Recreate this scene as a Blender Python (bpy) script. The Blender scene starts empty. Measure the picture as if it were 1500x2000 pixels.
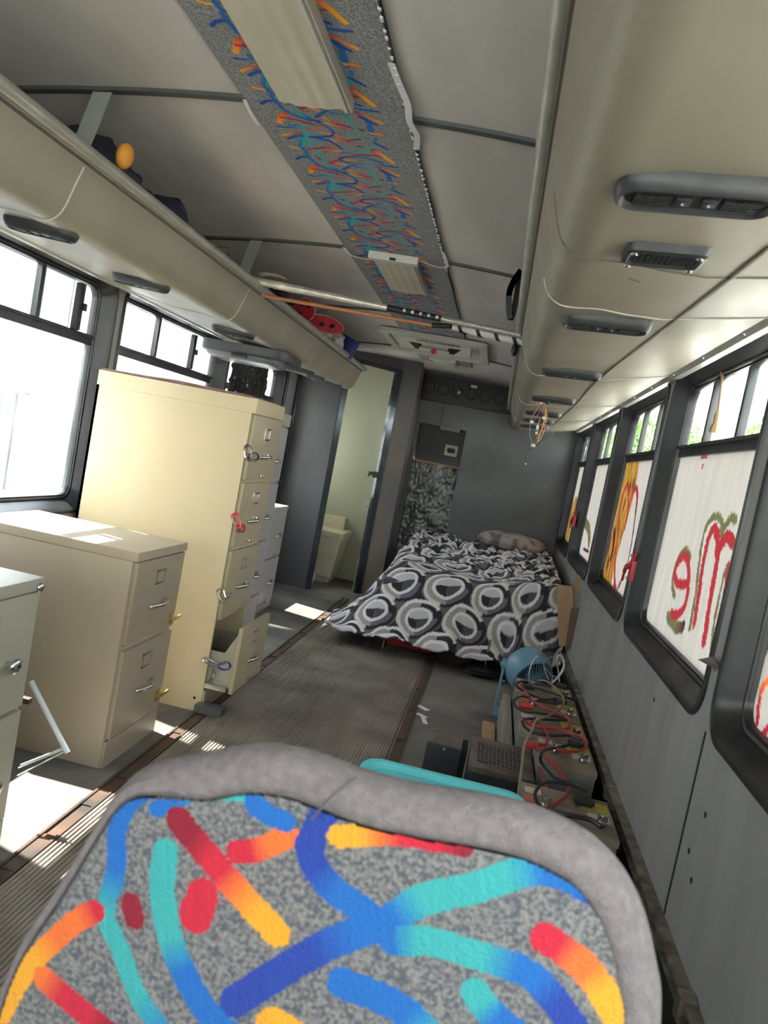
import bpy, bmesh, math, random
import numpy as np
from mathutils import Vector, Matrix, noise
random.seed(7); rng = np.random.default_rng(5)
PI = math.pi
SC = bpy.context.scene
COL = SC.collection
# ------------------------------------------------------------------ camera
F = 1500.0
RX = (0.97082528, 0.19692364, -0.13681867)   # world x axis seen from the camera (right, down, forward)
RY = (0.1488176, -0.04741092, 0.98772646)
RZ = (0.18802019, -0.97927181, -0.07533342)
HC = 1.2
cam = bpy.data.objects.new('camera', bpy.data.cameras.new('camera')); COL.objects.link(cam)
right = Vector((RX[0], RY[0], RZ[0])); down = Vector((RX[1], RY[1], RZ[1])); fwd = Vector((RX[2], RY[2], RZ[2]))
m3 = Matrix((right, -down, -fwd)).transposed()
cam.matrix_world = Matrix.Translation((0, 0, HC)) @ m3.to_4x4()
cam.data.sensor_fit = 'VERTICAL'; cam.data.sensor_height = 36.0; cam.data.sensor_width = 27.0; cam.data.lens = 27.0
cam.data.clip_start = 0.02; cam.data.clip_end = 300
cam.data.dof.use_dof = True; cam.data.dof.focus_distance = 3.2; cam.data.dof.aperture_fstop = 8.0
SC.camera = cam
# ------------------------------------------------------------------ light
SC.view_settings.view_transform = 'Standard'; SC.view_settings.look = 'None'
SC.view_settings.gamma = 1.0; SC.view_settings.use_curve_mapping = False
SC.view_settings.exposure = 2.2
W = bpy.data.worlds.new('sky'); SC.world = W; W.use_nodes = True
wn = W.node_tree.nodes; wl = W.node_tree.links
wtc = wn.new('ShaderNodeTexCoord'); wsep = wn.new('ShaderNodeSeparateXYZ'); wr = wn.new('ShaderNodeValToRGB')
wl.new(wtc.outputs['Generated'], wsep.inputs[0]); wl.new(wsep.outputs['Z'], wr.inputs[0])
wr.color_ramp.elements[0].position = 0.0; wr.color_ramp.elements[0].color = (1.0, 0.97, 0.92, 1)
wr.color_ramp.elements[1].position = 0.6; wr.color_ramp.elements[1].color = (0.84, 0.90, 1.0, 1)
wl.new(wr.outputs[0], wn['Background'].inputs['Color']); wn['Background'].inputs['Strength'].default_value = 2.6
sun = bpy.data.objects.new('sun', bpy.data.lights.new('sun', 'SUN')); COL.objects.link(sun)
sun.data.energy = 9.0; sun.data.angle = math.radians(0.6); sun.data.color = (1.0, 0.95, 0.86)
sun.rotation_euler = Vector((0.62, -0.19, -1.0)).to_track_quat('-Z', 'Y').to_euler(); sun.location = (-20, 10, 30)

# ------------------------------------------------------------------ helpers
def ray(p):
    c = (p[0] - 750, p[1] - 1000, F)
    return np.array([sum(a * b for a, b in zip(c, r)) for r in (RX, RY, RZ)])
def on(p, ax, val):                       # where the line of sight through a photo point meets the plane axis = val
    d = ray(p); v = val - (HC if ax == 2 else 0)
    q = d * (v / d[ax]); q[2] += HC
    return q

MATS = {}
def mat(name, col, rough=0.6, metal=0.0, var=0.0, vscale=6.0, bump=0.0, bscale=200.0, attr=None, speck=None, spec=0.5,
        stretch=(1, 1, 1), dirt=None, trans=0.0, coat=0.0, mixlo=0.35, mixhi=0.7):
    if name in MATS: return MATS[name]
    m = bpy.data.materials.new(name); m.use_nodes = True; MATS[name] = m
    n = m.node_tree.nodes; l = m.node_tree.links; b = n['Principled BSDF']
    b.inputs['Base Color'].default_value = (*col, 1); b.inputs['Roughness'].default_value = rough
    b.inputs['Metallic'].default_value = metal; b.inputs['Specular IOR Level'].default_value = spec
    b.inputs['Coat Weight'].default_value = coat
    tc = n.new('ShaderNodeTexCoord'); mp = n.new('ShaderNodeMapping'); mp.inputs['Scale'].default_value = stretch
    l.new(tc.outputs['Object'], mp.inputs[0])
    cur = None
    if attr:
        a = n.new('ShaderNodeVertexColor'); a.layer_name = attr; cur = a.outputs['Color']
        if speck:
            ns = n.new('ShaderNodeTexNoise'); ns.inputs['Scale'].default_value = speck[2]; ns.inputs['Detail'].default_value = 1.5
            l.new(mp.outputs[0], ns.inputs['Vector'])
            r = n.new('ShaderNodeValToRGB'); r.color_ramp.elements[0].position = 0.38; r.color_ramp.elements[1].position = 0.62
            r.color_ramp.elements[0].color = (*speck[0], 1); r.color_ramp.elements[1].color = (*speck[1], 1)
            l.new(ns.outputs['Fac'], r.inputs[0])
            mx = n.new('ShaderNodeMix'); mx.data_type = 'RGBA'
            l.new(a.outputs['Alpha'], mx.inputs[0]); l.new(r.outputs[0], mx.inputs[6]); l.new(cur, mx.inputs[7]); cur = mx.outputs[2]
    if var > 0:
        ns = n.new('ShaderNodeTexNoise'); ns.inputs['Scale'].default_value = vscale; ns.inputs['Detail'].default_value = 6
        l.new(mp.outputs[0], ns.inputs['Vector'])
        r = n.new('ShaderNodeValToRGB'); r.color_ramp.elements[0].position = mixlo; r.color_ramp.elements[1].position = mixhi
        c0 = dirt if dirt else tuple(c * (1 - var) for c in col)
        c1 = col if dirt else tuple(min(1, c * (1 + var)) for c in col)
        r.color_ramp.elements[0].color = (*c0, 1); r.color_ramp.elements[1].color = (*c1, 1)
        l.new(ns.outputs['Fac'], r.inputs[0])
        if cur is None: cur = r.outputs[0]
        else:
            mx = n.new('ShaderNodeMix'); mx.data_type = 'RGBA'; mx.blend_type = 'MULTIPLY'; mx.inputs[0].default_value = 1
            l.new(cur, mx.inputs[6]); l.new(r.outputs[0], mx.inputs[7]); cur = mx.outputs[2]
        rr = n.new('ShaderNodeMapRange'); rr.inputs['To Min'].default_value = min(1, rough + 0.12); rr.inputs['To Max'].default_value = max(0.03, rough - 0.08)
        l.new(ns.outputs['Fac'], rr.inputs[0]); l.new(rr.outputs[0], b.inputs['Roughness'])
    if cur is not None: l.new(cur, b.inputs['Base Color'])
    if bump > 0:
        nb = n.new('ShaderNodeTexNoise'); nb.inputs['Scale'].default_value = bscale; nb.inputs['Detail'].default_value = 3
        l.new(mp.outputs[0], nb.inputs['Vector'])
        bp = n.new('ShaderNodeBump'); bp.inputs['Strength'].default_value = bump; bp.inputs['Distance'].default_value = 0.004
        l.new(nb.outputs['Fac'], bp.inputs['Height']); l.new(bp.outputs[0], b.inputs['Normal'])
    if trans > 0:
        tr = n.new('ShaderNodeBsdfTranslucent'); ms = n.new('ShaderNodeMixShader'); ms.inputs[0].default_value = trans
        if cur is not None: l.new(cur, tr.inputs['Color'])
        else: tr.inputs['Color'].default_value = (*col, 1)
        out = n['Material Output']; l.new(b.outputs[0], ms.inputs[1]); l.new(tr.outputs[0], ms.inputs[2]); l.new(ms.outputs[0], out.inputs[0])
    return m
def glass(name, tint, refl=0.06, haze=0.0):
    if name in MATS: return MATS[name]
    m = bpy.data.materials.new(name); m.use_nodes = True; MATS[name] = m
    n = m.node_tree.nodes; l = m.node_tree.links; n.remove(n['Principled BSDF']); out = n['Material Output']
    t = n.new('ShaderNodeBsdfTransparent'); t.inputs[0].default_value = (*tint, 1)
    g = n.new('ShaderNodeBsdfGlossy'); g.inputs['Roughness'].default_value = 0.02
    s = n.new('ShaderNodeMixShader'); s.inputs[0].default_value = refl
    l.new(t.outputs[0], s.inputs[1]); l.new(g.outputs[0], s.inputs[2]); cur = s.outputs[0]
    if haze > 0:
        tc = n.new('ShaderNodeTexCoord'); mp = n.new('ShaderNodeMapping'); mp.inputs['Scale'].default_value = (1, 9, 1.2)
        ns = n.new('ShaderNodeTexNoise'); ns.inputs['Scale'].default_value = 3; ns.inputs['Detail'].default_value = 5
        l.new(tc.outputs['Object'], mp.inputs[0]); l.new(mp.outputs[0], ns.inputs['Vector'])
        mr = n.new('ShaderNodeMapRange'); mr.inputs['From Min'].default_value = 0.3; mr.inputs['From Max'].default_value = 0.75
        mr.inputs['To Max'].default_value = haze; l.new(ns.outputs['Fac'], mr.inputs[0])
        tr = n.new('ShaderNodeBsdfTranslucent'); tr.inputs[0].default_value = (0.85, 0.86, 0.87, 1)
        s2 = n.new('ShaderNodeMixShader'); l.new(mr.outputs[0], s2.inputs[0]); l.new(cur, s2.inputs[1]); l.new(tr.outputs[0], s2.inputs[2]); cur = s2.outputs[0]
    l.new(cur, out.inputs[0])
    return m

class G:                                   # gathers shapes that form ONE mesh
    def __init__(s): s.v = []; s.f = []; s.c = None
    def add(s, v, f):
        k = len(s.v); s.v += [tuple(map(float, p)) for p in v]; s.f += [tuple(i + k for i in q) for q in f]; return s
    def box(s, a, b, bev=0.0, M=None, seg=2):
        bm = bmesh.new(); bmesh.ops.create_cube(bm, size=1)
        sx, sy, sz = (abs(b[i] - a[i]) for i in range(3)); cx = [(a[i] + b[i]) / 2 for i in range(3)]
        for q in bm.verts: q.co = Vector((q.co.x * sx, q.co.y * sy, q.co.z * sz))
        if bev > 0:
            bmesh.ops.bevel(bm, geom=list(bm.edges), offset=min(bev, 0.45 * min(sx, sy, sz)), segments=seg, affect='EDGES', profile=0.7)
        for q in bm.verts:
            q.co = (M @ q.co if M else q.co) + Vector(cx)
        bm.verts.index_update(); s.add([q.co[:] for q in bm.verts], [[q.index for q in f.verts] for f in bm.faces]); bm.free(); return s
    def tube(s, pts, r, n=8, smooth=4, closed=False):
        P = [Vector(p) for p in pts]
        if smooth > 1 and len(P) > 2:
            Q = []; L = len(P)
            for i in range(L if closed else L - 1):
                if closed: a, b, c, d = P[(i - 1) % L], P[i], P[(i + 1) % L], P[(i + 2) % L]
                else: a, b, c, d = P[max(i - 1, 0)], P[i], P[i + 1], P[min(i + 2, L - 1)]
                for k in range(smooth):
                    t = k / smooth
                    Q.append(0.5 * ((2 * b) + (c - a) * t + (2 * a - 5 * b + 4 * c - d) * t * t + (3 * b - a - 3 * c + d) * t ** 3))
            if not closed: Q.append(P[-1])
            P = Q
        L = len(P); v = []; f = []; up = None
        for i, p in enumerate(P):
            if closed: t = P[(i + 1) % L] - P[(i - 1) % L]
            else: t = P[min(i + 1, L - 1)] - P[max(i - 1, 0)]
            t = t.normalized() if t.length > 1e-9 else Vector((0, 0, 1))
            if up is None:
                up = Vector((0, 0, 1)) if abs(t.z) < 0.9 else Vector((1, 0, 0))
            sd = t.cross(up)
            if sd.length < 1e-5: sd = t.cross(Vector((0.3, 1, 0.2)))
            sd.normalize(); up = sd.cross(t).normalized()
            rr = r[min(int(i * len(r) / L), len(r) - 1)] if isinstance(r, (list, tuple)) else r
            for k in range(n):
                a = 2 * PI * k / n; v.append(p + sd * math.cos(a) * rr + up * math.sin(a) * rr)
        for i in range(L if closed else L - 1):
            j = (i + 1) % L
            for k in range(n): f.append((i * n + k, i * n + (k + 1) % n, j * n + (k + 1) % n, j * n + k))
        if not closed:
            f.append(tuple(range(n - 1, -1, -1))); f.append(tuple((L - 1) * n + k for k in range(n)))
        return s.add(v, f)
    def cyl(s, a, b, r, n=16, r2=None):
        a = Vector(a); b = Vector(b); t = (b - a).normalized(); u = t.orthogonal().normalized(); w = t.cross(u)
        r2 = r if r2 is None else r2; v = []
        for c, q in ((a, r), (b, r2)):
            for k in range(n): an = 2 * PI * k / n; v.append(c + u * math.cos(an) * q + w * math.sin(an) * q)
        f = [(k, (k + 1) % n, n + (k + 1) % n, n + k) for k in range(n)] + [tuple(range(n - 1, -1, -1)), tuple(range(n, 2 * n))]
        return s.add(v, f)
    def loft(s, loops, cap0=False, cap1=False, closed=True):
        n = len(loops[0]); v = [p for L in loops for p in L]; f = []
        for i in range(len(loops) - 1):
            for k in range(n if closed else n - 1): f.append((i * n + k, i * n + (k + 1) % n, (i + 1) * n + (k + 1) % n, (i + 1) * n + k))
        if cap0: f.append(tuple(range(n - 1, -1, -1)))
        if cap1: f.append(tuple((len(loops) - 1) * n + k for k in range(n)))
        return s.add(v, f)
    def extr(s, prof, y0, y1, ny=1, caps=True, ax=1):  # profile of (a,b) pairs extruded along axis
        loops = []
        for i in range(ny + 1):
            y = y0 + (y1 - y0) * i / ny
            if ax == 1: loops.append([(p[0], y, p[1]) for p in prof])
            elif ax == 0: loops.append([(y, p[0], p[1]) for p in prof])
            else: loops.append([(p[0], p[1], y) for p in prof])
        return s.loft(loops, caps, caps)
    def ball(s, c, r, n=12, sc=(1, 1, 1)):
        loops = []
        for i in range(1, n):
            th = PI * i / n; loops.append([(c[0] + r * sc[0] * math.sin(th) * math.cos(2 * PI * k / n), c[1] + r * sc[1] * math.sin(th) * math.sin(2 * PI * k / n), c[2] + r * sc[2] * math.cos(th)) for k in range(n)])
        return s.loft(loops, True, True)

ORG = {}
def obj(name, g, m, parent=None, smooth=True, loc=None, ang=40):
    org = ORG.get(parent.name if parent else None, None)
    v = np.array(g.v, dtype=float)
    if org is None: org = np.array(loc if loc is not None else [0, 0, 0], dtype=float)
    me = bpy.data.meshes.new(name); me.from_pydata((v - org).tolist(), [], g.f); me.validate()
    if g.c is not None:
        ca = me.color_attributes.new('col', 'FLOAT_COLOR', 'POINT'); ca.data.foreach_set('color', np.asarray(g.c, dtype=np.float32).ravel())
    me.materials.append(m)
    bm = bmesh.new(); bm.from_mesh(me); bmesh.ops.recalc_face_normals(bm, faces=bm.faces); bm.to_mesh(me); bm.free()
    if smooth:
        me.polygons.foreach_set('use_smooth', [True] * len(me.polygons)); me.set_sharp_from_angle(angle=math.radians(ang))
    o = bpy.data.objects.new(name, me); COL.objects.link(o)
    ORG[o.name] = org
    if parent: o.parent = parent
    else: o.location = org
    return o
def tag(o, label, cat, group=None):
    o['label'] = label; o['category'] = cat
    if group: o['group'] = group
    return o
def thing(name, label, cat, loc, group=None):
    o = bpy.data.objects.new(name, None); o.empty_display_size = 0.05; COL.objects.link(o); o.location = loc
    ORG[o.name] = np.array(loc, dtype=float); return tag(o, label, cat, group)
def solo(name, g, m, label, cat, group=None, smooth=True):
    v = np.array(g.v); lo = v.min(0); hi = v.max(0)
    return tag(obj(name, g, m, None, smooth, loc=((lo[0] + hi[0]) / 2, (lo[1] + hi[1]) / 2, lo[2])), label, cat, group)
def struct(name, g, m, parent=None, smooth=False, label=None):
    o = obj(name, g, m, parent, smooth)
    if parent is None: o['kind'] = 'structure'
    if label: o['label'] = label
    return o
def rrect(cx, cz, w, h, r, n=6):
    r = min(r, w / 2 - 1e-4, h / 2 - 1e-4); P = []
    for (sx, sz, a0) in ((1, 1, 0), (-1, 1, 90), (-1, -1, 180), (1, -1, 270)):
        for k in range(n + 1):
            a = math.radians(a0 + 90 * k / n); P.append((cx + sx * (w / 2 - r) + r * math.cos(a), cz + sz * (h / 2 - r) + r * math.sin(a)))
    return P
def cr(pts, n=10):                          # smooth curve through points, numpy
    P = [np.array(p, float) for p in pts]; Q = []
    if len(P) == 2: return np.array([P[0] + (P[1] - P[0]) * t for t in np.linspace(0, 1, n)])
    for i in range(len(P) - 1):
        a, b, c, d = P[max(i - 1, 0)], P[i], P[i + 1], P[min(i + 2, len(P) - 1)]
        for t in np.linspace(0, 1, n, endpoint=False):
            Q.append(0.5 * (2 * b + (c - a) * t + (2 * a - 5 * b + 4 * c - d) * t * t + (3 * b - a - 3 * c + d) * t ** 3))
    Q.append(P[-1]); return np.array(Q)
def s2l(c): return tuple((x / 255 / 12.92 if x / 255 <= 0.04045 else ((x / 255 + 0.055) / 1.055) ** 2.4) for x in c)
PAL = {'n': s2l((38, 70, 168)), 'b': s2l((28, 112, 196)), 't': s2l((62, 178, 178)), 'd': s2l((150, 20, 48)), 'r': s2l((214, 36, 62)),
       'o': s2l((252, 120, 52)), 'y': s2l((252, 176, 44)), 'R': s2l((158, 36, 46)), 'g': s2l((98, 100, 62)), 'W': s2l((215, 210, 200)), 'k': s2l((70, 18, 30)),
       'A': s2l((160, 100, 28)), 'Y': s2l((172, 145, 66)), 'B': s2l((110, 60, 30)), 'P': s2l((88, 48, 62))}
def paint(XY, C, strokes, jag=0.0, soft=0.0):
    """XY Nx2 positions, C Nx4 colours (alpha 1 where a stroke covers)"""
    for pts, w, cols in strokes:
        Q = cr(pts); best = np.full(len(XY), 1e9); bt = np.zeros(len(XY))
        lo = Q.min(0) - w; hi = Q.max(0) + w
        sel = np.where((XY[:, 0] > lo[0]) & (XY[:, 0] < hi[0]) & (XY[:, 1] > lo[1]) & (XY[:, 1] < hi[1]))[0]
        if len(sel) == 0: continue
        S = XY[sel]; best = np.full(len(S), 1e9); bt = np.zeros(len(S)); n = len(Q) - 1
        for i in range(n):
            a = Q[i]; d = Q[i + 1] - a; dd = max(d @ d, 1e-12)
            t = np.clip(((S - a) @ d) / dd, 0, 1); r = np.hypot(*(S - a - t[:, None] * d).T)
            k = r < best; best[k] = r[k]; bt[k] = (i + t[k]) / n
        if jag > 0: best = best + rng.uniform(-jag, jag, len(best))
        if not isinstance(w, float): w = float(w)
        inn = best < w / 2
        cc = np.array([PAL[c] for c in cols]); f = bt * (len(cc) - 1); i0 = np.clip(f.astype(int), 0, max(len(cc) - 2, 0)); fr = (f - i0)[:, None]
        colr = cc[i0] if len(cc) == 1 else cc[i0] * (1 - fr) + cc[i0 + 1] * fr
        idx = sel[inn]; C[idx, :3] = colr[inn]; C[idx, 3] = 1
def gridmesh(us, vs, fn, g=None, keep=None):
    g = g or G(); nu, nv = len(us), len(vs)
    v = [fn(u, w) for w in vs for u in us]; f = [(j * nu + i, j * nu + i + 1, (j + 1) * nu + i + 1, (j + 1) * nu + i) for j in range(nv - 1) for i in range(nu - 1)]
    if keep is not None: f = [q for q in f if all(keep[i] for i in q)]
    return g.add(v, f)

# ------------------------------------------------------------------ materials
M_ceil = mat('ceiling suede', (0.60, 0.565, 0.53), 0.9, var=0.16, vscale=2.2, bump=0.15, bscale=90, stretch=(1.6, 0.6, 1))
M_rib = mat('rib rubber', (0.06, 0.066, 0.064), 0.6)
M_rack = mat('rack moulding', (0.275, 0.25, 0.19), 0.42, var=0.07, vscale=3, bump=0.12, bscale=260)
M_rail = mat('rail metal', (0.42, 0.41, 0.36), 0.35, metal=0.35, var=0.1, vscale=14)
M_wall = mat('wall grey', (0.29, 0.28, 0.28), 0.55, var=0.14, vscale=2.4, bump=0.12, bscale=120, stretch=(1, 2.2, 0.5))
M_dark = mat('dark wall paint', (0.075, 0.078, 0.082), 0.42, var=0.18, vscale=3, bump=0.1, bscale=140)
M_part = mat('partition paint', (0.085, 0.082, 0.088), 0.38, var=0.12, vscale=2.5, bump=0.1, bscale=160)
M_frame = mat('window frame', (0.020, 0.022, 0.024), 0.33, var=0.35, vscale=7, bump=0.08, bscale=60)
M_blk = mat('black paint', (0.012, 0.012, 0.013), 0.5)
M_rub = mat('black plastic', (0.02, 0.022, 0.025), 0.42, var=0.2, vscale=25)
M_floor = mat('worn plywood floor', (0.20, 0.185, 0.16), 0.62, var=0.5, vscale=3.2, bump=0.35, bscale=40, dirt=(0.085, 0.075, 0.065))
M_mat = mat('ribbed aisle mat', (0.33, 0.285, 0.235), 0.42, var=0.35, vscale=4.0, dirt=(0.17, 0.14, 0.11), spec=0.6)
M_track = mat('rusty track', (0.10, 0.075, 0.06), 0.5, metal=0.3, var=0.6, vscale=9, dirt=(0.03, 0.028, 0.027))
M_alu = mat('worn aluminium', (0.30, 0.27, 0.22), 0.38, metal=0.5, var=0.4, vscale=18, dirt=(0.10, 0.085, 0.065))
M_chrome = mat('chrome', (0.62, 0.62, 0.62), 0.2, metal=1.0)
M_grille = mat('vent grey', (0.027, 0.029, 0.031), 0.42, var=0.15, vscale=30)
M_clear = glass('clear glass', (0.93, 0.96, 0.95))
M_haze = glass('dirty glass', (0.88, 0.91, 0.92), 0.05, 0.05)
M_frost = mat('added window frosted glass', (0.8, 0.82, 0.8), 0.5, trans=0.8)
M_tint = glass('tinted slider', (0.13, 0.155, 0.148), 0.08)

# ------------------------------------------------------------------ setting
XC = -0.565; XR = 0.59; XL = -1.72; Y0 = -1.5; YB = 6.9
def zc(x): return 2.0 - 0.08 * (x - XC) ** 2
g = G(); xs = np.linspace(XL - 0.02, XR + 0.02, 40)
prof = [(x, zc(x)) for x in xs] + [(x, zc(x) + 0.05) for x in xs[::-1]]
g.extr(prof, Y0, YB + 0.2); struct('ceiling', g, M_ceil, smooth=True)
ti = [0]
def trim(g, m, parent=None, smooth=False):
    ti[0] += 1; return struct('trim_%d' % ti[0], g, m, parent, smooth)
for y in (0.61, 1.87, 3.12, 4.37, 5.62):    # ribs across the ceiling
    g = G(); pr = []
    lo = [[(x, y + d, zc(x) - h) for x in xs] for d, h in ((-0.016, -0.002), (-0.012, 0.008), (0.012, 0.008), (0.016, -0.002))]
    g.loft(lo, closed=False); trim(g, M_rib, smooth=True)
# floor
g = G(); g.box((XL - 0.05, Y0, -0.05), (XR + 0.05, YB + 0.3, 0)); struct('floor', g, M_floor)
AX0, AX1 = -1.0, -0.196
g = G(); pr = []; x = AX0 + 0.012; nrb = int((AX1 - AX0 - 0.024) / 0.0125); st = (AX1 - AX0 - 0.024) / nrb
for i in range(nrb):
    a = AX0 + 0.012 + i * st; pr += [(a, 0.003), (a + st * 0.4, 0.003), (a + st * 0.5, 0.008), (a + st * 0.9, 0.008)]
pr = [(AX0 + 0.012, 0.0005)] + pr + [(AX1 - 0.012, 0.0005)]
g.extr(pr, Y0 + 0.1, 5.1, 1); am = struct('floor_aisle_mat', g, M_mat)
M_edge = mat('seat track steel', (0.05, 0.045, 0.04), 0.45, metal=0.4, var=0.6, vscale=7, dirt=(0.13, 0.07, 0.045))
for xe in (AX0, AX1):
    g = G(); g.box((xe - 0.026, Y0 + 0.1, 0), (xe - 0.018, 6.0, 0.010)); g.box((xe + 0.018, Y0 + 0.1, 0), (xe + 0.026, 6.0, 0.010)); g.box((xe - 0.018, Y0 + 0.1, 0), (xe + 0.018, 6.0, 0.003))
    yy = 0.2
    while yy < 5.9:
        L = random.uniform(0.1, 0.3); g.box((xe - 0.015, yy, 0.002), (xe + 0.015, yy + L, 0.007)); yy += L + random.uniform(0.05, 0.22)
    trim(g, M_edge)

# --- walls with window openings -------------------------------------------------
def wall_strip(g, side, y0, y1, z0, z1):
    x = XR if side > 0 else XL
    g.box((x, y0, z0), (x + side * 0.07, y1, z1))
def fill_corner(g, side, y, z, sy, sz, r):  # material between a square hole corner and its rounded frame
    x = XR if side > 0 else XL; n = 6
    pts = [(y, z)] + [(y + sy * (r - r * math.sin(a)), z + sz * (r - r * math.cos(a))) for a in [PI / 2 * k / n for k in range(n + 1)]]
    g.loft([[(x, p[0], p[1]) for p in pts], [(x + side * 0.07, p[0], p[1]) for p in pts]], True, True)
WR = [(-0.56, 0.6), (0.70, 1.85), (1.95, 3.10), (3.20, 4.35), (4.46, 5.60), (5.71, 6.78)]
WL = [(-1.25, -0.1), (1.96, 3.08), (3.16, 4.42), (4.48, 5.66), (6.16, 6.74)]  # last opening is an unseen window, added to bring daylight into the bathroom
ZW = {1: (0.71, 1.70), -1: (0.72, 1.70)}
wi = [0]
CR_ = 0.085
def build_wall(side, wins, name):
    z0, z1 = ZW[side]; g = G(); ye = YB + 0.25
    wall_strip(g, side, Y0, ye, -0.05, z0); wall_strip(g, side, Y0, ye, z1, 1.96)
    ys = [Y0] + [q for w in wins for q in w] + [ye]
    for a, b in zip(ys[::2], ys[1::2]): wall_strip(g, side, a, b, z0, z1)
    for a, b in wins:
        for (y, sy) in ((a, 1), (b, -1)):
            for (z, sz) in ((z0, 1), (z1, -1)): fill_corner(g, side, y, z, sy, sz, CR_)
    return struct(name, g, M_wall)
build_wall(1, WR, 'wall_right'); build_wall(-1, WL, 'wall_left')
def window(side, y0, y1, panes, mull=(), rail=1.415, sill=None):
    wi[0] += 1; z0, z1 = ZW[side]; X = XR if side > 0 else XL
    nm = 'window_%d' % wi[0]
    cy, cz, w, h = (y0 + y1) / 2, (z0 + z1) / 2, y1 - y0, z1 - z0
    loops = []
    for inset, dep in ((-0.016, 0.001), (-0.014, -0.006), (-0.002, -0.009), (0.006, -0.002), (0.010, 0.012), (0.034, 0.040), (0.036, 0.046), (0.040, 0.043), (0.046, 0.045), (0.048, 0.052), (0.053, 0.050), (0.058, 0.062), (0.058, 0.075)):
        loops.append([(X + side * dep, p[0], p[1]) for p in rrect(cy, cz, w - 2 * inset, h - 2 * inset, max(CR_ - inset * 0.7, 0.03))])
    g = G(); g.loft(loops); fr = struct(nm, g, M_frame, smooth=True)
    xg = X + side * 0.062
    g = G(); g.box((xg - 0.012, y0 + 0.05, rail - 0.022), (xg + 0.012, y1 - 0.05, rail + 0.022), 0.004)
    g.box((xg - side * 0.018 - 0.006, y0 + 0.05, rail + 0.008), (xg - side * 0.018 + 0.006, y1 - 0.05, rail + 0.018), 0.002)
    obj('glazing_bar', g, M_frame, fr)
    for ym in mull:
        g = G(); g.box((xg - 0.012, ym - 0.012, rail), (xg + 0.012, ym + 0.012, z1 - 0.055), 0.003); obj('mullion', g, M_frame, fr)
    for kind, ya, yb, za, zb in panes:
        g = G(); g.box((xg - 0.002, ya, za), (xg + 0.002, yb, zb)); obj('pane', g, {'c': M_clear, 'h': M_haze, 't': M_tint, 'f': M_frost}[kind], fr)
    return fr, xg
GL = []
for k, (a, b) in enumerate(WR):
    L = a + 0.055; R = b - 0.055; t = (b - a)
    pn = [('c', L, R, 1.43, 1.645)] + ([('c', L, R, 0.765, 1.4)] if k == 0 else [])
    fr, xg = window(1, a, b, pn, mull=(a + t * 0.36, a + t * 0.68) if k else ())
    GL.append((fr, xg, L, R))
GLL = []
for k, (a, b) in enumerate(WL):
    L = a + 0.055; R = b - 0.055; t = b - a
    pn = [('h' if k == 1 else 'c', L, R, 0.775, 1.4)]
    if k == 4: pn = [('f', L, R, 0.775, 1.4), ('f', L, R, 1.43, 1.645)]; mu = ()  # added bathroom window, frosted panes spread the daylight
    elif k == 1: pn += [('c', L, R, 1.43, 1.645), ('t', 2.67, 2.86, 1.43, 1.64)]; mu = (2.64,)
    elif k == 2: pn += [('c', L, R, 1.43, 1.645), ('h', 3.66, 4.0, 1.43, 1.64)]; mu = (3.62,)
    else: pn += [('c', L, R, 1.43, 1.645)]; mu = ()
    fr, xg = window(-1, a, b, pn, mull=mu, rail=1.43); GLL.append((fr, xg, L, R))
for (fr, yq) in ((GLL[1][0], 2.885), (GLL[2][0], 4.03)):
    g = G(); g.box((XL - 0.055, yq - 0.022, 1.45), (XL - 0.03, yq + 0.012, 1.635), 0.004); g.box((XL - 0.03, yq + 0.004, 1.53), (XL - 0.018, yq + 0.02, 1.56), 0.003)
    obj('slider_rail', g, M_blk, fr)

# painted lower panes of the right windows
M_pane = mat('whitewashed glass', (1, 1, 1), 0.35, attr='col', trans=0.12, bump=0.1, bscale=350, var=0.10, vscale=6, stretch=(1, 3, 0.8))
def px_strokes(lst, x):
    out = []
    for pts, w, cols in lst:
        out.append(([tuple(on(p, 0, x)[1:3]) for p in pts], w, cols))
    return out
def painted(k, strokes, base=(0.46, 0.44, 0.40), bands=None, scribble=0.004):
    fr, xg, L, R = GL[k]; us = np.arange(L, R + 0.004, 0.005); vs = np.arange(0.765, 1.402, 0.005)
    g = gridmesh(us, vs, lambda u, v: (xg - 0.001, u, v)); XY = np.array([(p[1], p[2]) for p in g.v]); C = np.zeros((len(XY), 4)); C[:, :3] = base; C[:, 3] = 1
    streak = np.array([noise.noise(Vector((u * 40, 0.5 * v, k))) for u, v in XY]); C[:, :3] *= (1 + 0.10 * streak[:, None])
    if bands is not None: bands(XY, C)
    XYj = XY + 0.006 * np.array([(noise.noise(Vector((u * 60, v * 12, 3))), noise.noise(Vector((u * 60, v * 12, 9)))) for u, v in XY])
    paint(XYj, C, px_strokes(strokes, xg), jag=scribble)
    g.c = C; o = obj('painted_pane', g, M_pane, fr, smooth=False); o['label'] = 'whitewashed lower pane with brushed paint'
    return o
def band1(XY, C):
    q = (XY[:, 0] > 1.02) & (XY[:, 0] < 1.70 - 0.5 * np.clip(0.98 - XY[:, 1], 0, 1)) & (XY[:, 1] < 1.24) & (XY[:, 1] > 0.87)
    w = np.sin(60 * np.hypot(XY[:, 0] - 1.5, XY[:, 1] - 0.9)) * 0.5 + 0.5
    C[q, :3] = (np.array(PAL['Y']) * (0.75 + 0.5 * w[q, None]))
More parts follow.
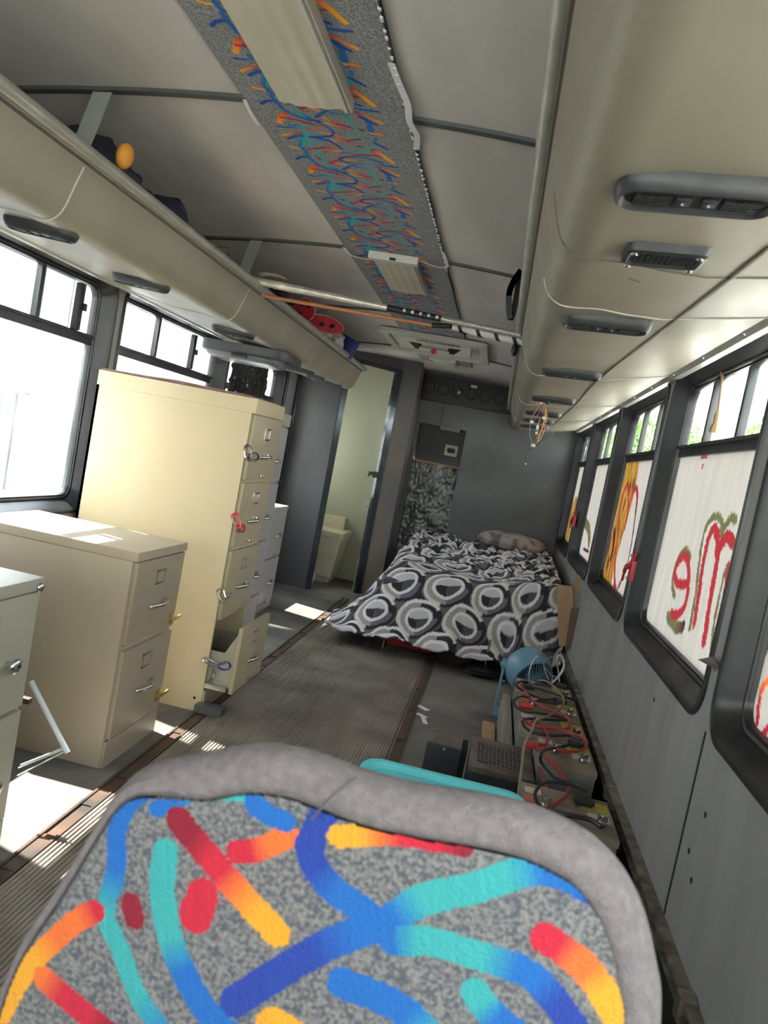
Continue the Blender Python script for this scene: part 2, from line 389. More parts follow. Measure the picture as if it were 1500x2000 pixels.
painted(1, [([(1476, 1255), (1473, 1300), (1468, 1370)], 0.014, 'RA'), ([(1500, 1262), (1480, 1295)], 0.03, 'kR'),
            ([(1500, 1330), (1487, 1350), (1480, 1400), (1475, 1455)], 0.02, 'oRR'), ([(1450, 1365), (1462, 1385), (1468, 1400)], 0.03, 'Rk'), ([(1452, 1405), (1462, 1425)], 0.018, 'R'),
            ([(1466, 1390), (1460, 1435)], 0.02, 'kk'), ([(1500, 1420), (1478, 1460)], 0.025, 'RR'), ([(1500, 1450), (1495, 1480)], 0.02, 'R')], bands=band1)
def c8(*p): return [(1060 + a * 0.29333, 1000 + b * 0.29333) for a, b in p]
em = [(c8((880, 560), (865, 470), (895, 330), (950, 250), (985, 300)), 0.024, 'ggg'), (c8((835, 690), (860, 740), (900, 770), (935, 765)), 0.04, 'ggk'),
      (c8((980, 770), (1020, 550), (1045, 330), (1080, 130), (1140, 30), (1190, 60), (1195, 180)), 0.026, 'gggg'), (c8((1195, 150), (1230, 70), (1270, 40), (1285, 60)), 0.030, 'ggg'),
      (c8((1120, 960), (1150, 700), (1210, 420), (1225, 370)), 0.020, 'gg'),
      (c8((975, 480), (930, 480), (890, 470), (885, 390), (920, 310), (960, 300), (975, 400), (965, 560), (940, 640), (895, 690), (860, 670)), 0.034, 'RRRRR'),
      (c8((1010, 740), (1040, 560), (1065, 380), (1100, 200), (1140, 110), (1170, 180), (1160, 260)), 0.036, 'RRRR'),
      (c8((1075, 860), (1110, 640), (1150, 400), (1180, 240), (1235, 165), (1265, 210)), 0.042, 'RRRR'), (c8((1130, 950), (1170, 760), (1215, 520), (1240, 350)), 0.022, 'kRR'),
      (c8((1170, 780), (1175, 710), (1185, 680)), 0.022, 'rr')]
painted(2, em)
def c3(*p): return [(1080 + a * 0.2, 830 + b * 0.2) for a, b in p]
def band3(XY, C):
    far = 4.20 - 0.02; e = 3.92 + 0.05 * np.sin(XY[:, 1] * 9) + 0.0 * XY[:, 0]
    q = XY[:, 0] > e
    n1 = np.array([noise.noise(Vector((u * 26, v * 5, 1))) for u, v in XY]); n2 = np.array([noise.noise(Vector((u * 40, v * 9, 7))) for u, v in XY])
    mixA = np.clip(0.5 + 1.4 * n1, 0, 1)[:, None]; col = np.array(PAL['A']) * mixA + np.array(PAL['Y']) * (1 - mixA)
    dk = (n2 + 0.45 * np.clip(1.08 - XY[:, 1], -0.3, 1) > 0.20)[:, None]; col = np.where(dk, np.array(PAL['B']) * 0.7, col)
    C[q, :3] = col[q]
painted(3, [(c3((560, 810), (590, 730), (625, 740), (610, 800)), 0.10, 'PP'), (c3((610, 1690), (605, 1400), (640, 1000), (655, 850), (680, 700), (725, 580), (740, 640), (735, 800), (705, 1000)), 0.030, 'RRRRRR'),
            (c3((705, 1000), (740, 830), (780, 680), (815, 620), (825, 700), (810, 850)), 0.034, 'RRRk'), (c3((810, 850), (770, 1150), (720, 1380), (640, 1590)), 0.022, 'kkk'), (c3((600, 1560), (620, 1690)), 0.05, 'RR'),
            (c3((600, 1050), (590, 1200), (570, 1290)), 0.05, 'kk')], bands=band3)
painted(4, [(c3((230, 1180), (260, 1060), (310, 960), (350, 1020), (355, 1160)), 0.07, 'gggg'), (c3((300, 1210), (350, 1240)), 0.02, 'kk'), (c3((370, 1050), (355, 1120)), 0.02, 'RR')])
def band5(XY, C):
    q = (XY[:, 1] < 1.05 + 0.10 * np.sin(XY[:, 0] * 7)) & (XY[:, 0] > 5.95)
    n1 = np.array([noise.noise(Vector((u * 14, v * 8, 1))) for u, v in XY]); mA = np.clip(0.5 + 1.6 * n1, 0, 1)[:, None]
    col = np.array(PAL['B']) * mA + np.array(PAL['Y']) * (1 - mA); C[q, :3] = col[q]
painted(5, [], bands=band5)
# small red print on the second pane, read from the inside
def text(body, size, M4, m, parent, ext=0.0006, name='lettering'):
    cu = bpy.data.curves.new(name, 'FONT'); cu.body = body; cu.size = size; cu.extrude = ext; cu.align_x = 'CENTER'
    t = bpy.data.objects.new(name, cu); COL.objects.link(t); bpy.context.view_layer.update()
    me = bpy.data.meshes.new_from_object(t.evaluated_get(bpy.context.evaluated_depsgraph_get())); bpy.data.objects.remove(t)
    me.transform(M4); g = G(); g.add([v.co[:] for v in me.vertices], [tuple(p.vertices) for p in me.polygons]); bpy.data.meshes.remove(me)
    return obj(name, g, m, parent, smooth=False)
M_redp = mat('red print', (0.55, 0.06, 0.07), 0.5)
def frame4(o, ex, ey):                      # text frame: x axis, y axis
    ex = Vector(ex).normalized(); ey = Vector(ey).normalized(); ez = ex.cross(ey)
    return Matrix.Translation(o) @ Matrix((ex, ey, ez)).transposed().to_4x4()
fr2, xg2, _, _ = GL[2]
q = on((1378, 893), 0, xg2)
text('BEKBIC', 0.026, frame4((xg2 - 0.004, q[1], q[2] - 0.006), (0, -1, 0), (0, 0, 1)), M_redp, fr2)
q = on((1375, 910), 0, xg2); text('2T', 0.026, frame4((xg2 - 0.004, q[1], q[2] - 0.012), (0, -1, 0), (0, 0, 1)), M_redp, fr2)
# red release levers on the frames
M_red = mat('red plastic', (0.52, 0.03, 0.045), 0.35, var=0.15, vscale=20)
def lever(fr, y, z):
    g = G(); x = XR - 0.012
    g.tube([(x, y - 0.05, z + 0.07), (x - 0.006, y - 0.03, z + 0.03), (x - 0.010, y + 0.0, z + 0.008), (x - 0.012, y + 0.05, z - 0.005), (x - 0.010, y + 0.08, z - 0.06)], [0.006, 0.010, 0.012, 0.008, 0.005], 10)
    g.box((x - 0.008, y - 0.045, z - 0.045), (x + 0.010, y - 0.015, z + 0.035), 0.005)
    o = obj('release_lever', g, M_red, fr); o['label'] = 'red plastic release lever'
    g = G()
    for dz in (0.055, -0.035): g.ball((x - 0.016, y - 0.04, z + dz), 0.006, 8)
    obj('screw', g, M_chrome, o)
lever(GL[2][0], 3.14, 0.935); lever(GL[4][0], 5.62, 0.985)
# wall details (right): seam, holes, seat rail
g = G(); g.box((XR - 0.002, 1.868, 0.245), (XR + 0.01, 1.876, 0.70)); trim(g, M_blk)
for (py, pz) in ((1.752, 0.55), (1.862 - 0.06, 0.44), (1.745, 0.40), (2.40, 0.62)):
    g = G(); g.cyl((XR - 0.0015, py, pz), (XR + 0.01, py, pz), 0.007, 10); trim(g, M_blk)
g = G()
pr = [(XR, 0.20), (XR - 0.010, 0.20), (XR - 0.010, 0.206), (XR - 0.028, 0.206), (XR - 0.028, 0.214), (XR - 0.014, 0.216), (XR - 0.014, 0.230), (XR - 0.028, 0.232), (XR - 0.028, 0.240), (XR, 0.243)]
g.extr(pr, Y0, 6.85); trim(g, M_alu)
g = G()
for y in (1.55, 2.62, 3.70): g.box((XR - 0.035, y, 0.195), (XR - 0.002, y + 0.035, 0.25), 0.004)
trim(g, M_alu)
g = G(); g.box((XR - 0.004, Y0, 0.0), (XR + 0.002, 6.85, 0.20)); trim(g, M_blk)  # shade of the gap below the seat rail, put in as a black strip
# trim mouldings between wall and racks
for s, xa, za in ((1, 0.575, 1.704), (-1, -1.703, 1.690)):
    g = G(); pr = [(xa + s * 0.015, za - 0.022), (xa - s * 0.008, za - 0.022), (xa - s * 0.026, za - 0.006), (xa - s * 0.028, za + 0.006), (xa + s * 0.015, za + 0.012)]
    g.extr(pr, Y0, 6.88 if s > 0 else 5.7); t = trim(g, M_rail, smooth=False)
    g = G()
    for k in range(14): g.ball((xa - s * 0.018, 0.5 + k * 0.42, za - 0.014), 0.0045, 8)
    obj('screw', g, M_chrome, t)
# --- rear: back wall with opening, vent band
g = G()
OX0, OX1, OZ0, OZ1 = -0.79, -0.365, 0.15, 1.53
for (a, b, c, d) in ((XL, OX0, 0, 1.99), (OX1, XR + 0.05, 0, 1.99), (OX0, OX1, OZ1, 1.99), (OX0, OX1, 0, OZ0)): g.box((a, YB, c), (b, YB + 0.03, d + (0.05 if d > 1.9 else 0)))
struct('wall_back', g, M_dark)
g = G(); g.box((OX0 - 0.01, YB + 0.16, 1.20), (OX1 + 0.01, YB + 0.17, 1.56)); g.box((OX0 - 0.012, YB + 0.03, 0.1), (OX0, YB + 0.2, 1.56)); g.box((OX1, YB + 0.03, 0.1), (OX1 + 0.012, YB + 0.2, 1.56)); g.box((OX0, YB + 0.03, 1.53), (OX1, YB + 0.2, 1.55))
bk = trim(g, M_blk)
g = G(); g.box((OX0, YB + 0.05, 1.185), (OX1, YB + 0.09, 1.20)); trim(g, mat('raw board edge', (0.30, 0.15, 0.09), 0.7))
M_foil = mat('foil insulation', (0.12, 0.135, 0.12), 0.35, metal=0.7, var=0.4, vscale=7)
us = np.linspace(OX0, OX1, 70); vs = np.linspace(0.1, 1.185, 150)
def fo(u, v):
    d = 0.012 * noise.noise(Vector((u * 10, 0, v * 7))) + 0.005 * noise.noise(Vector((u * 40, 2, v * 30)))
    return (u, YB + 0.09 + d, v)
trim(gridmesh(us, vs, fo), M_foil, smooth=True)
g = G(); g.box((-0.605, YB - 0.003, 1.545), (-0.598, YB, 1.74)); trim(g, M_blk)
g = G(); g.box((-0.60, YB - 0.012, 1.50), (-0.42, YB, 1.545), 0.004); trim(g, M_part)
pl = thing('socket_plate', 'small cream socket plate with torn centre on the black panel', 'socket', (-0.47, YB + 0.15, 1.27))
g = G(); g.loft([[(p[0], YB + 0.155, p[1]) for p in rrect(-0.475, 1.335, 0.12, 0.10, 0.012)], [(p[0], YB + 0.148, p[1]) for p in rrect(-0.475, 1.335, 0.116, 0.096, 0.012)], [(p[0], YB + 0.148, p[1]) for p in rrect(-0.475, 1.335, 0.075, 0.045, 0.02)]])
obj('plate', g, mat('cream plastic', (0.42, 0.41, 0.30), 0.5), pl)
g = G(); g.box((-0.515, YB + 0.150, 1.31), (-0.435, YB + 0.154, 1.36)); g.tube([(-0.51, YB + 0.146, 1.345), (-0.48, YB + 0.14, 1.325), (-0.45, YB + 0.142, 1.328)], 0.007); obj('socket_core', g, M_blk, pl)
# dark vent band over the back wall
vb = thing('air_vent_panel', 'black panel of round air vents across the top of the rear wall', 'vent panel', (-0.42, YB, 1.75))
g = G(); g.box((-0.87, YB - 0.05, 1.735), (0.02, YB, 1.965), 0.006); obj('panel', g, M_blk, vb)
for k in range(6):
    xx = -0.76 + k * 0.125; g = G()
    g.tube([(xx + 0.048 * math.cos(a), YB - 0.055, 1.85 + 0.048 * math.sin(a)) for a in np.linspace(0, 2 * PI, 17)[:-1]], 0.006, 6, 1, True)
    for q in (-0.024, 0, 0.024): g.box((xx + q - 0.003, YB - 0.056, 1.805), (xx + q + 0.003, YB - 0.050, 1.895))
    obj('round_vent', g, M_rub, vb)
g = G(); g.ball((-0.49, YB - 0.075, 1.845), 0.016, 10, (1, 1.2, 1)); obj('knob', g, mat('white plastic', (0.62, 0.62, 0.58), 0.45), vb)
g = G(); g.box((-0.40, YB - 0.058, 1.908), (-0.345, YB - 0.05, 1.932), 0.003); obj('sticker', g, MATS['white plastic'], vb)
# --- bathroom compartment
g = G()
def quad(g, a, b, z0, z1, th=0.02):
    a = Vector((*a, 0)); b = Vector((*b, 0)); n = Vector((-(b - a).y, (b - a).x, 0)).normalized() * th
    g.loft([[(p.x, p.y, z) for p in (a, b, b + n, a + n)] for z in (z0, z1)], True, True)
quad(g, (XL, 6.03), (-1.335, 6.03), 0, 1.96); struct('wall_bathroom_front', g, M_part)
g = G(); quad(g, (-0.955, 6.35), (-0.80, 6.40), 0, 1.995); quad(g, (-0.80, 6.40), (-0.83, 6.9), 0, 1.995)
M_brown = mat('browned column paint', (0.15, 0.115, 0.085), 0.5, var=0.5, vscale=1.6, dirt=(0.10, 0.095, 0.10), mixlo=0.42, mixhi=0.6, stretch=(1, 1, 0.9))
struct('wall_bathroom_side', g, M_brown)
g = G(); quad(g, (-1.335, 6.03), (-0.955, 6.35), 1.885, 1.99); quad(g, (-1.72, 6.03), (-1.335, 6.03), 1.9, 1.99, -0.005); struct('wall_bathroom_header', g, M_part)
M_green = mat('pale green liner', (0.43, 0.44, 0.32), 0.28, var=0.05, vscale=2, coat=0.3)
g = G(); quad(g, (XL, 6.86), (-0.86, 6.86), 0, 1.96, 0.01); quad(g, (-0.84, 6.44), (-0.86, 6.86), 0, 1.96, 0.008); quad(g, (XL + 0.012, 6.06), (XL + 0.012, 6.86), 0, 0.70, 0.008); struct('wall_bathroom_inner', g, M_green)
M_jamb = mat('blue grey jamb', (0.055, 0.068, 0.08), 0.16, metal=0.5, var=0.25, vscale=9)
dj = G(); 
def post(g, a, b, z0, z1, w): quad(g, a, b, z0, z1, w)
post(dj, (-1.345, 6.012), (-1.305, 6.035), 0, 1.90, 0.04)
door = struct('door_1', dj, M_jamb)
g = G(); post(g, (-0.985, 6.305), (-0.945, 6.34), 0, 1.90, 0.04); obj('door_jamb', g, M_jamb, door, smooth=False)
g = G(); post(g, (-1.345, 6.005), (-0.945, 6.33), 1.865, 1.90, 0.05); obj('door_header', g, M_jamb, door, smooth=False)
g = G(); g.box((-1.02, 6.25, 0.985), (-0.975, 6.29, 1.035), 0.006); g.box((-1.055, 6.26, 1.0), (-1.015, 6.275, 1.03), 0.004); g.box((-1.055, 6.245, 0.985), (-1.045, 6.275, 1.005)); obj('door_latch', g, M_blk, door)
g = G(); g.tube([(-1.06 + 0.02 * math.cos(a), 6.5, 0.72 + 0.03 * math.sin(a)) for a in np.linspace(0, 2 * PI, 13)[:-1]], 0.006, 6, 1, True); solo('towel_ring', g, MATS['white plastic'], 'small white ring on the green bathroom liner by the door jamb', 'ring')
g = G(); g.box((-1.762 + 0.04, 5.69, 0), (-1.70, 5.72, 1.93), 0.003); g.box((-1.715, 5.995, 0), (-1.69, 6.03, 1.93), 0.003); trim(g, M_jamb)
# front of the vehicle behind the camera: wall with windscreen
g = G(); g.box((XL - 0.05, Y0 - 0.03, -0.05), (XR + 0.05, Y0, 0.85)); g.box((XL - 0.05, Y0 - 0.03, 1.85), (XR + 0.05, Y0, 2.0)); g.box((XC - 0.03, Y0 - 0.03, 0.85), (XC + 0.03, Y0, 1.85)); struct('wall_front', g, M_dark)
g = G(); g.box((XL, Y0 - 0.02, 0.85), (XR, Y0 - 0.014, 1.85)); struct('window_windscreen', g, M_clear)

# ------------------------------------------------------------------ overhead racks
def rack_profile(s):
    base = [(-0.030, 1.790), (-0.034, 1.775), (-0.020, 1.755), (-0.004, 1.71), (0.010, 1.665), (0.022, 1.638), (0.038, 1.622), (0.06, 1.614), (0.09, 1.615), (0.15, 1.625), (0.30, 1.634)]
    end = [(0.575, 1.700), (0.575, 1.735)] if s > 0 else [(0.575, 1.685), (0.575, 1.715)]
    inn = [(0.30, 1.655), (0.08, 1.642), (0.045, 1.652), (0.02, 1.70), (-0.01, 1.785)]
    P = base + end + inn
    return P if s > 0 else [(2 * XC + 0.0 - p[0] - 0.04, p[1] + (0 if True else 0)) for p in P]
def zu(x, s):
    xr = x if s > 0 else -1.17 - x
    return 1.625 + (xr - 0.15) * 0.06 if xr < 0.30 else 1.634 + (xr - 0.30) * (0.24 if s > 0 else 0.185)
def rack(s, y0, y1, label):  # a moulded trough with its round rail
    P = rack_profile(s); t = thing('parcel_rack', label, 'overhead rack', (P[5][0], (y0 + y1) / 2, 1.61))
    g = G(); g.extr(P, y0, y1, 1); obj('shell', g, M_rack, t, ang=30)
    xr = -0.037 if s > 0 else -1.134
    g = G(); g.tube([(xr, y0, 1.785), (xr, y1 + (0.06 if s < 0 else -0.02), 1.785)], 0.0165, 14, 1); obj('rail', g, M_rail, t)
    g = G(); x2 = xr + (0.012 if s > 0 else -0.012); g.box((x2 - 0.004, y0, 1.760), (x2 + 0.004, y1, 1.770)); obj('rail_gasket', g, M_seamd, t)
    return t
M_seamd = mat('dark seam', (0.10, 0.09, 0.075), 0.6)
rackR = rack(1, Y0, 6.835, 'long beige overhead rack on the right with grey service panels')
rackL = rack(-1, Y0, 5.66, 'long beige overhead rack on the left above the filing cabinets')
M_seam = mat('pale seam', (0.46, 0.43, 0.36), 0.5); M_seamd = mat('dark seam', (0.13, 0.12, 0.10), 0.6)
def seam(t, s, y, n0=2, n1=12, dark=False, r=0.002, skew=0.0):
    P = rack_profile(s)[n0:n1]; c = sum(p[0] for p in P) / len(P)
    g = G(); pts = []
    for i, p in enumerate(P):
        pts.append((p[0], y + skew * abs(p[0] - P[0][0]), p[1] - 0.0005))
    g.tube(pts, r, 6, 2); obj('panel_seam', g, M_seamd if dark else M_seam, t)
for y in (1.81, 3.08, 4.35): seam(rackL, -1, y, 2, 12, r=0.0026)
seam(rackR, 1, 1.42, 3, 12, True, 0.0018, 0.35); seam(rackR, 1, 1.83, 4, 12, False, 0.002, 0.3)
for y in (3.10, 4.36, 5.5): seam(rackR, 1, y, 3, 12, y > 5, 0.002)
# long pale strip along the underside of the right rack
g = G(); g.tube([(0.36, 0.9, zu(0.36, 1) - 0.003), (0.35, 1.5, zu(0.35, 1) - 0.004), (0.325, 2.2, zu(0.325, 1) - 0.003), (0.30, 3.1, zu(0.3, 1) - 0.004), (0.315, 4.2, zu(0.315, 1) - 0.003), (0.31, 5.9, zu(0.31, 1) - 0.003)], 0.0035, 6); obj('edge_strip', g, M_seam, rackR)
# gash and scraps on the right rack
q1 = on((1178, 525), 2, 1.63); q2 = on((1252, 538), 2, 1.64); g = G(); g.tube([(q1[0], q1[1], zu(q1[0], 1) - 0.001), ((q1[0] + q2[0]) / 2, (q1[1] + q2[1]) / 2 - 0.006, zu(0.2, 1) + 0.001), (q2[0], q2[1], zu(q2[0], 1) - 0.001)], [0.001, 0.003, 0.003, 0.001], 6); obj('crack', g, M_blk, rackR)
scr = {'w': mat('paper scrap', (0.7, 0.7, 0.68), 0.7), 'p': mat('pink scrap', (0.6, 0.25, 0.3), 0.7), 'o': mat('orange scrap', (0.6, 0.25, 0.06), 0.7)}
for cx, cy, w, h, c in ((1096, 292, .004, .03, 'w'), (1094, 330, .006, .035, 'p'), (1092, 350, .005, .02, 'w'), (1079, 373, .005, .02, 'o'), (1084, 395, .012, .02, 'w'), (1078, 402, .005, .012, 'p'), (1071, 437, .008, .022, 'w'), (1069, 455, .01, .02, 'w'), (1066, 480, .006, .022, 'p'), (1058, 440, .012, .018, 'w')):
    dr_ = ray((cx, cy)); best_ = None
    for t_ in np.linspace(0.5, 6, 2200):
        q = dr_ * t_ + np.array([0, 0, HC]); xx = float(np.interp(q[2], [1.638, 1.665, 1.71, 1.755], [0.022, 0.010, -0.004, -0.020]))
        if q[0] > xx - 0.001 and 1.63 < q[2] < 1.77: best_ = q; break
    if best_ is None: continue
    q = best_; z = q[2]; M = Matrix.Rotation(-0.33, 3, 'Y')
    g = G(); g.box((xx - 0.004, q[1] - w * 1.2, z - h / 2), (xx - 0.0005, q[1] + w * 1.2, z + h / 2), 0, M); obj('sticker_scrap', g, scr[c], rackR)
M_key = mat('vent light edge', (0.25, 0.27, 0.27), 0.3)
def service_panel(t, s, x0, x1, yc, d=0.086, small=False):
    cx = (x0 + x1) / 2; w = x1 - x0
    def mp(px, py, h): return (px, py, zu(px, s) - h)
    g = G(); L = []
    for ins, h in ((-0.004, -0.004), (-0.003, 0.010), (0.001, 0.022), (0.006, 0.026), (0.012, 0.018)):
        L.append([mp(p[0], p[1], h) for p in rrect(cx, yc, w - 2 * ins, d - 2 * ins, 0.03 - ins * 0.5)])
    g.loft(L, False, True); o = obj('service_panel', g, M_grille, t)
    if small: return
    m = w / 0.2
    for (a, b) in ((x0 + 0.02 * m, x0 + 0.07 * m), (x1 - 0.07 * m, x1 - 0.02 * m)):
        g = G(); g.box((a, yc - 0.02, 0), (b, yc + 0.02, 0.005)); 
        for k in range(4):
            yy = yc - 0.014 + k * 0.0095; g.box((a + 0.003, yy - 0.0015, -0.006), (b - 0.003, yy + 0.0015, 0.0))
        for k in range(3):
            xx = a + (b - a) * (k + 1) / 4; g.box((xx - 0.001, yc - 0.018, -0.005), (xx + 0.001, yc + 0.018, 0.0))
        g.v = [mp(p[0], p[1], 0.019 - p[2]) for p in g.v]; obj('louvre', g, M_blk, o)
    for xx in (cx - 0.016 * m, cx + 0.016 * m):
        g = G(); g.box((xx - 0.011, yc - 0.012, -0.004), (xx + 0.011, yc + 0.012, 0.004), 0.003); g.v = [mp(p[0], p[1], 0.020 - p[2]) for p in g.v]; b = obj('button', g, M_rub, o)
        g = G(); g.ball(mp(xx, yc, 0.025), 0.0022, 6); obj('button_dot', g, M_key, b)
for yv in (1.095, 1.985, 2.92, 3.91, 4.80, 5.40, 6.06): service_panel(rackR, 1, 0.078, 0.287, yv)
for yv, sm in ((1.935, 0), (2.515, 0), (3.44, 0), (4.78, 1), (5.07, 1), (5.42, 0)): service_panel(rackL, -1, -1.425 if not sm else -1.39, -1.225 if not sm else -1.27, yv, 0.07 if not sm else 0.04, bool(sm))
# speaker grille
g = G(); L = []
for ins, h in ((-0.004, -0.003), (0.0, 0.014), (0.006, 0.018), (0.010, 0.012)): L.append([(p[0], p[1], zu(p[0], 1) - h) for p in rrect(0.20, 1.392, 0.132 - 2 * ins, 0.088 - 2 * ins, 0.014)])
g.loft(L, False, True); sp = obj('speaker_grille', g, M_rub, rackR)
g = G()
for i in range(11):
    for j in range(6):
        xx = 0.20 - 0.045 + i * 0.009; yy = 1.392 - 0.025 + j * 0.01; g.box((xx - 0.003, yy - 0.0032, zu(xx, 1) - 0.0145), (xx + 0.003, yy + 0.0032, zu(xx, 1) - 0.0115))
obj('grille_mesh', g, M_blk, sp)
for (xx, yy) in ((0.146, 1.43), (0.252, 1.43), (0.146, 1.356), (0.252, 1.356)):
    g = G(); g.ball((xx, yy, zu(xx, 1) - 0.019), 0.006, 8, (1, 1, 0.5)); obj('screw', g, M_chrome, sp)
# struts from left rack to ceiling
M_strut = mat('grey green strut', (0.25, 0.27, 0.235), 0.5, var=0.1, vscale=12)
for y in (1.87, 3.12, 4.37):
    g = G(); zt = zc(-1.16) - 0.004
    M = None
    g.loft([[(-1.145, y, zt), (-1.195, y, zt), (-1.195, y + 0.004, zt), (-1.145, y + 0.004, zt)], [(-1.18, y - 0.012, 1.80), (-1.228, y - 0.012, 1.80), (-1.228, y - 0.008, 1.80), (-1.18, y - 0.008, 1.80)], [(-1.20, y - 0.015, 1.70), (-1.25, y - 0.015, 1.70), (-1.25, y - 0.011, 1.70), (-1.20, y - 0.011, 1.70)]], True, True)
    obj('strut', g, M_strut, rackL, smooth=False)

# fold-down monitor under the left rack
mo = thing('overhead_monitor', 'folded grey overhead monitor housing hanging under the left rack', 'monitor', (-1.42, 4.02, 1.54))
def slab(cx, cy, w, d, z0, z1, r, ins=0.015):
    L = []
    for i, z in ((ins, z0), (ins * 0.3, z0 + 0.006), (0, z0 + 0.018), (0, z1)): L.append([(p[0], p[1], z) for p in rrect(cx, cy, w - 2 * i, d - 2 * i, r)])
    g = G(); g.loft(L, True, True); return g
obj('housing', slab(-1.42, 4.03, 0.46, 0.42, 1.555, 1.612, 0.07), mat('monitor housing', (0.045, 0.047, 0.05), 0.4), mo)
obj('screen_back', slab(-1.43, 3.98, 0.38, 0.30, 1.532, 1.56, 0.05, 0.03), mat('silver grey plastic', (0.16, 0.16, 0.16), 0.35), mo)
g = G(); g.box((-1.46, 3.81, 1.54), (-1.38, 3.83, 1.556), 0.003); obj('latch', g, M_rub, mo)

# ------------------------------------------------------------------ ceiling carpet, lights, hatch
def c7(*p): return [(540 + a * 0.21333, 170 + b * 0.21333) for a, b in p]
tile = [(c7((40, 320), (60, 262), (122, 235)), .017, 'yor'), (c7((70, 440), (150, 425), (230, 425)), .012, 'yor'), (c7((125, 470), (190, 455), (260, 445)), .013, 'nb'), (c7((145, 545), (190, 560), (240, 565)), .010, 'yy'),
        (c7((200, 655), (230, 640), (280, 640)), .013, 'nn'), (c7((25, 360), (130, 370), (250, 355)), .011, 'nbt'), (c7((440, 450), (300, 430), (238, 490), (250, 560), (295, 600)), .013, 'ttbb'), (c7((470, 495), (340, 500), (320, 545)), .013, 'btt'),
        (c7((300, 570), (420, 565), (560, 550)), .010, 'rdo'), (c7((450, 600), (590, 590)), .010, 'ry'), (c7((385, 650), (480, 690), (560, 700), (640, 720)), .011, 'droy'), (c7((500, 705), (560, 680), (590, 650)), .010, 'rro'),
        (c7((340, 750), (450, 770), (560, 800), (680, 830)), .010, 'rrdo'), (c7((540, 835), (630, 860), (710, 875)), .009, 'roy'), (c7((480, 725), (700, 830), (745, 868), (720, 892), (560, 890), (440, 870)), .011, 'bbnnb'),
        (c7((370, 590), (430, 650), (490, 730), (560, 780)), .012, 'tttb'), (c7((280, 610), (370, 700), (500, 760), (640, 790)), .013, 'bbbn'), (c7((400, 800), (480, 820), (530, 880), (500, 950)), .011, 'btt'),
        (c7((780, 270), (850, 330), (880, 440)), .017, 'bbb'), (c7((920, 480), (895, 550), (780, 600), (610, 610)), .011, 'bttb'), (c7((640, 635), (780, 630), (960, 640)), .009, 'odr'), (c7((980, 700), (790, 650), (620, 650), (600, 680), (700, 705)), .011, 'nbnnb'),
        (c7((650, 675), (790, 680)), .009, 'yr'), (c7((620, 760), (720, 720), (860, 700), (960, 720), (1110, 740)), .011, 'nbtbn'), (c7((680, 770), (780, 810), (980, 860)), .011, 'yrd'), (c7((690, 800), (840, 850)), .009, 'yr'),
        (c7((890, 585), (960, 620), (1075, 700)), .016, 'royy'), (c7((940, 740), (1030, 775), (1130, 815)), .012, 'roy'), (c7((960, 770), (1090, 825)), .010, 'nn'), (c7((1040, 880), (1130, 890)), .011, 'yo'), (c7((1060, 945), (1165, 990)), .010, 'nn'),
        (c7((740, 920), (850, 925), (950, 920)), .010, 'yrd'), (c7((760, 885), (870, 940)), .009, 'or'), (c7((740, 740), (850, 760), (900, 830), (960, 870)), .011, 'btt'), (c7((800, 880), (900, 900), (1010, 910)), .011, 'bttb'), (c7((560, 890), (700, 920), (800, 975)), .010, 'nnn'), (c7((930, 965), (960, 970)), .009, 'd')]
PIT = 0.335
CX0, CX1 = -0.79, -0.378; dx = 0.003; nu = int((CX1 - CX0) / dx) + 1; nv = int(PIT / dx)
us = CX0 + dx * np.arange(nu); TY = dx * np.arange(nv)
XY = np.array([(u, v) for v in TY for u in us]); TC = np.zeros((len(XY), 4)); TC[:, :3] = 0.2
st = []
for pts, w, cols in tile:
    Q = np.array([on(p, 2, 1.992)[:2] for p in pts]); o0 = math.floor((Q[:, 1].min() - 0.02) / PIT) * PIT
    for k in (0, 1): st.append(([(q[0], q[1] - o0 - k * PIT) for q in Q], w, cols))
paint(XY, TC, st)
TC = TC.reshape(nv, nu, 4)
M_cpt = mat('patterned ceiling carpet', (1, 1, 1), 0.95, attr='col', speck=((0.16, 0.165, 0.178), (0.36, 0.36, 0.362), 230), bump=0.5, bscale=300)
NV = int(6.2 / dx / 1); js = np.arange(int(0.7 / dx), int(6.15 / dx))
V = np.zeros((len(js), nu, 3)); V[:, :, 0] = us[None, :]; V[:, :, 1] = (js * dx)[:, None]; V[:, :, 2] = (zc(us) - 0.0105)[None, :]
Cc = TC[js % nv]
idx = np.arange(len(js) * nu).reshape(len(js), nu)
fa = np.stack([idx[:-1, :-1], idx[:-1, 1:], idx[1:, 1:], idx[1:, :-1]], -1).reshape(-1, 4)
g = G(); g.v = V.reshape(-1, 3).tolist(); g.f = [tuple(q) for q in fa.tolist()]; g.c = Cc.reshape(-1, 4)
cp = thing('ceiling_carpet', 'grey carpet strip with bright blue and orange swirls glued along the ceiling', 'carpet', (-0.585, 3.4, 1.985))
obj('pile', g, M_cpt, cp)
g = G(); g.tube([(CX1 + 0.002 + 0.0015 * math.sin(k * 2.3), 0.7 + k * 0.2, zc(CX1) - 0.009) for k in range(28)], 0.004, 6, 2); obj('edge_binding', g, M_blk, cp)
M_tape = mat('white adhesive', (0.72, 0.72, 0.74), 0.5)
def ribbon(pts, w, up=(0, 0, 1)):
    g = G(); P = cr(pts, 6); L = []
    for i, p in enumerate(P):
        t = P[min(i + 1, len(P) - 1)] - P[max(i - 1, 0)]; sd = np.cross(t, up); sd = sd / (np.linalg.norm(sd) + 1e-9) * w / 2
        L.append([tuple(p + sd), tuple(p - sd), tuple(p - sd + np.array([0, 0, 0.001])), tuple(p + sd + np.array([0, 0, 0.001]))])
    return g.loft(L, True, True)
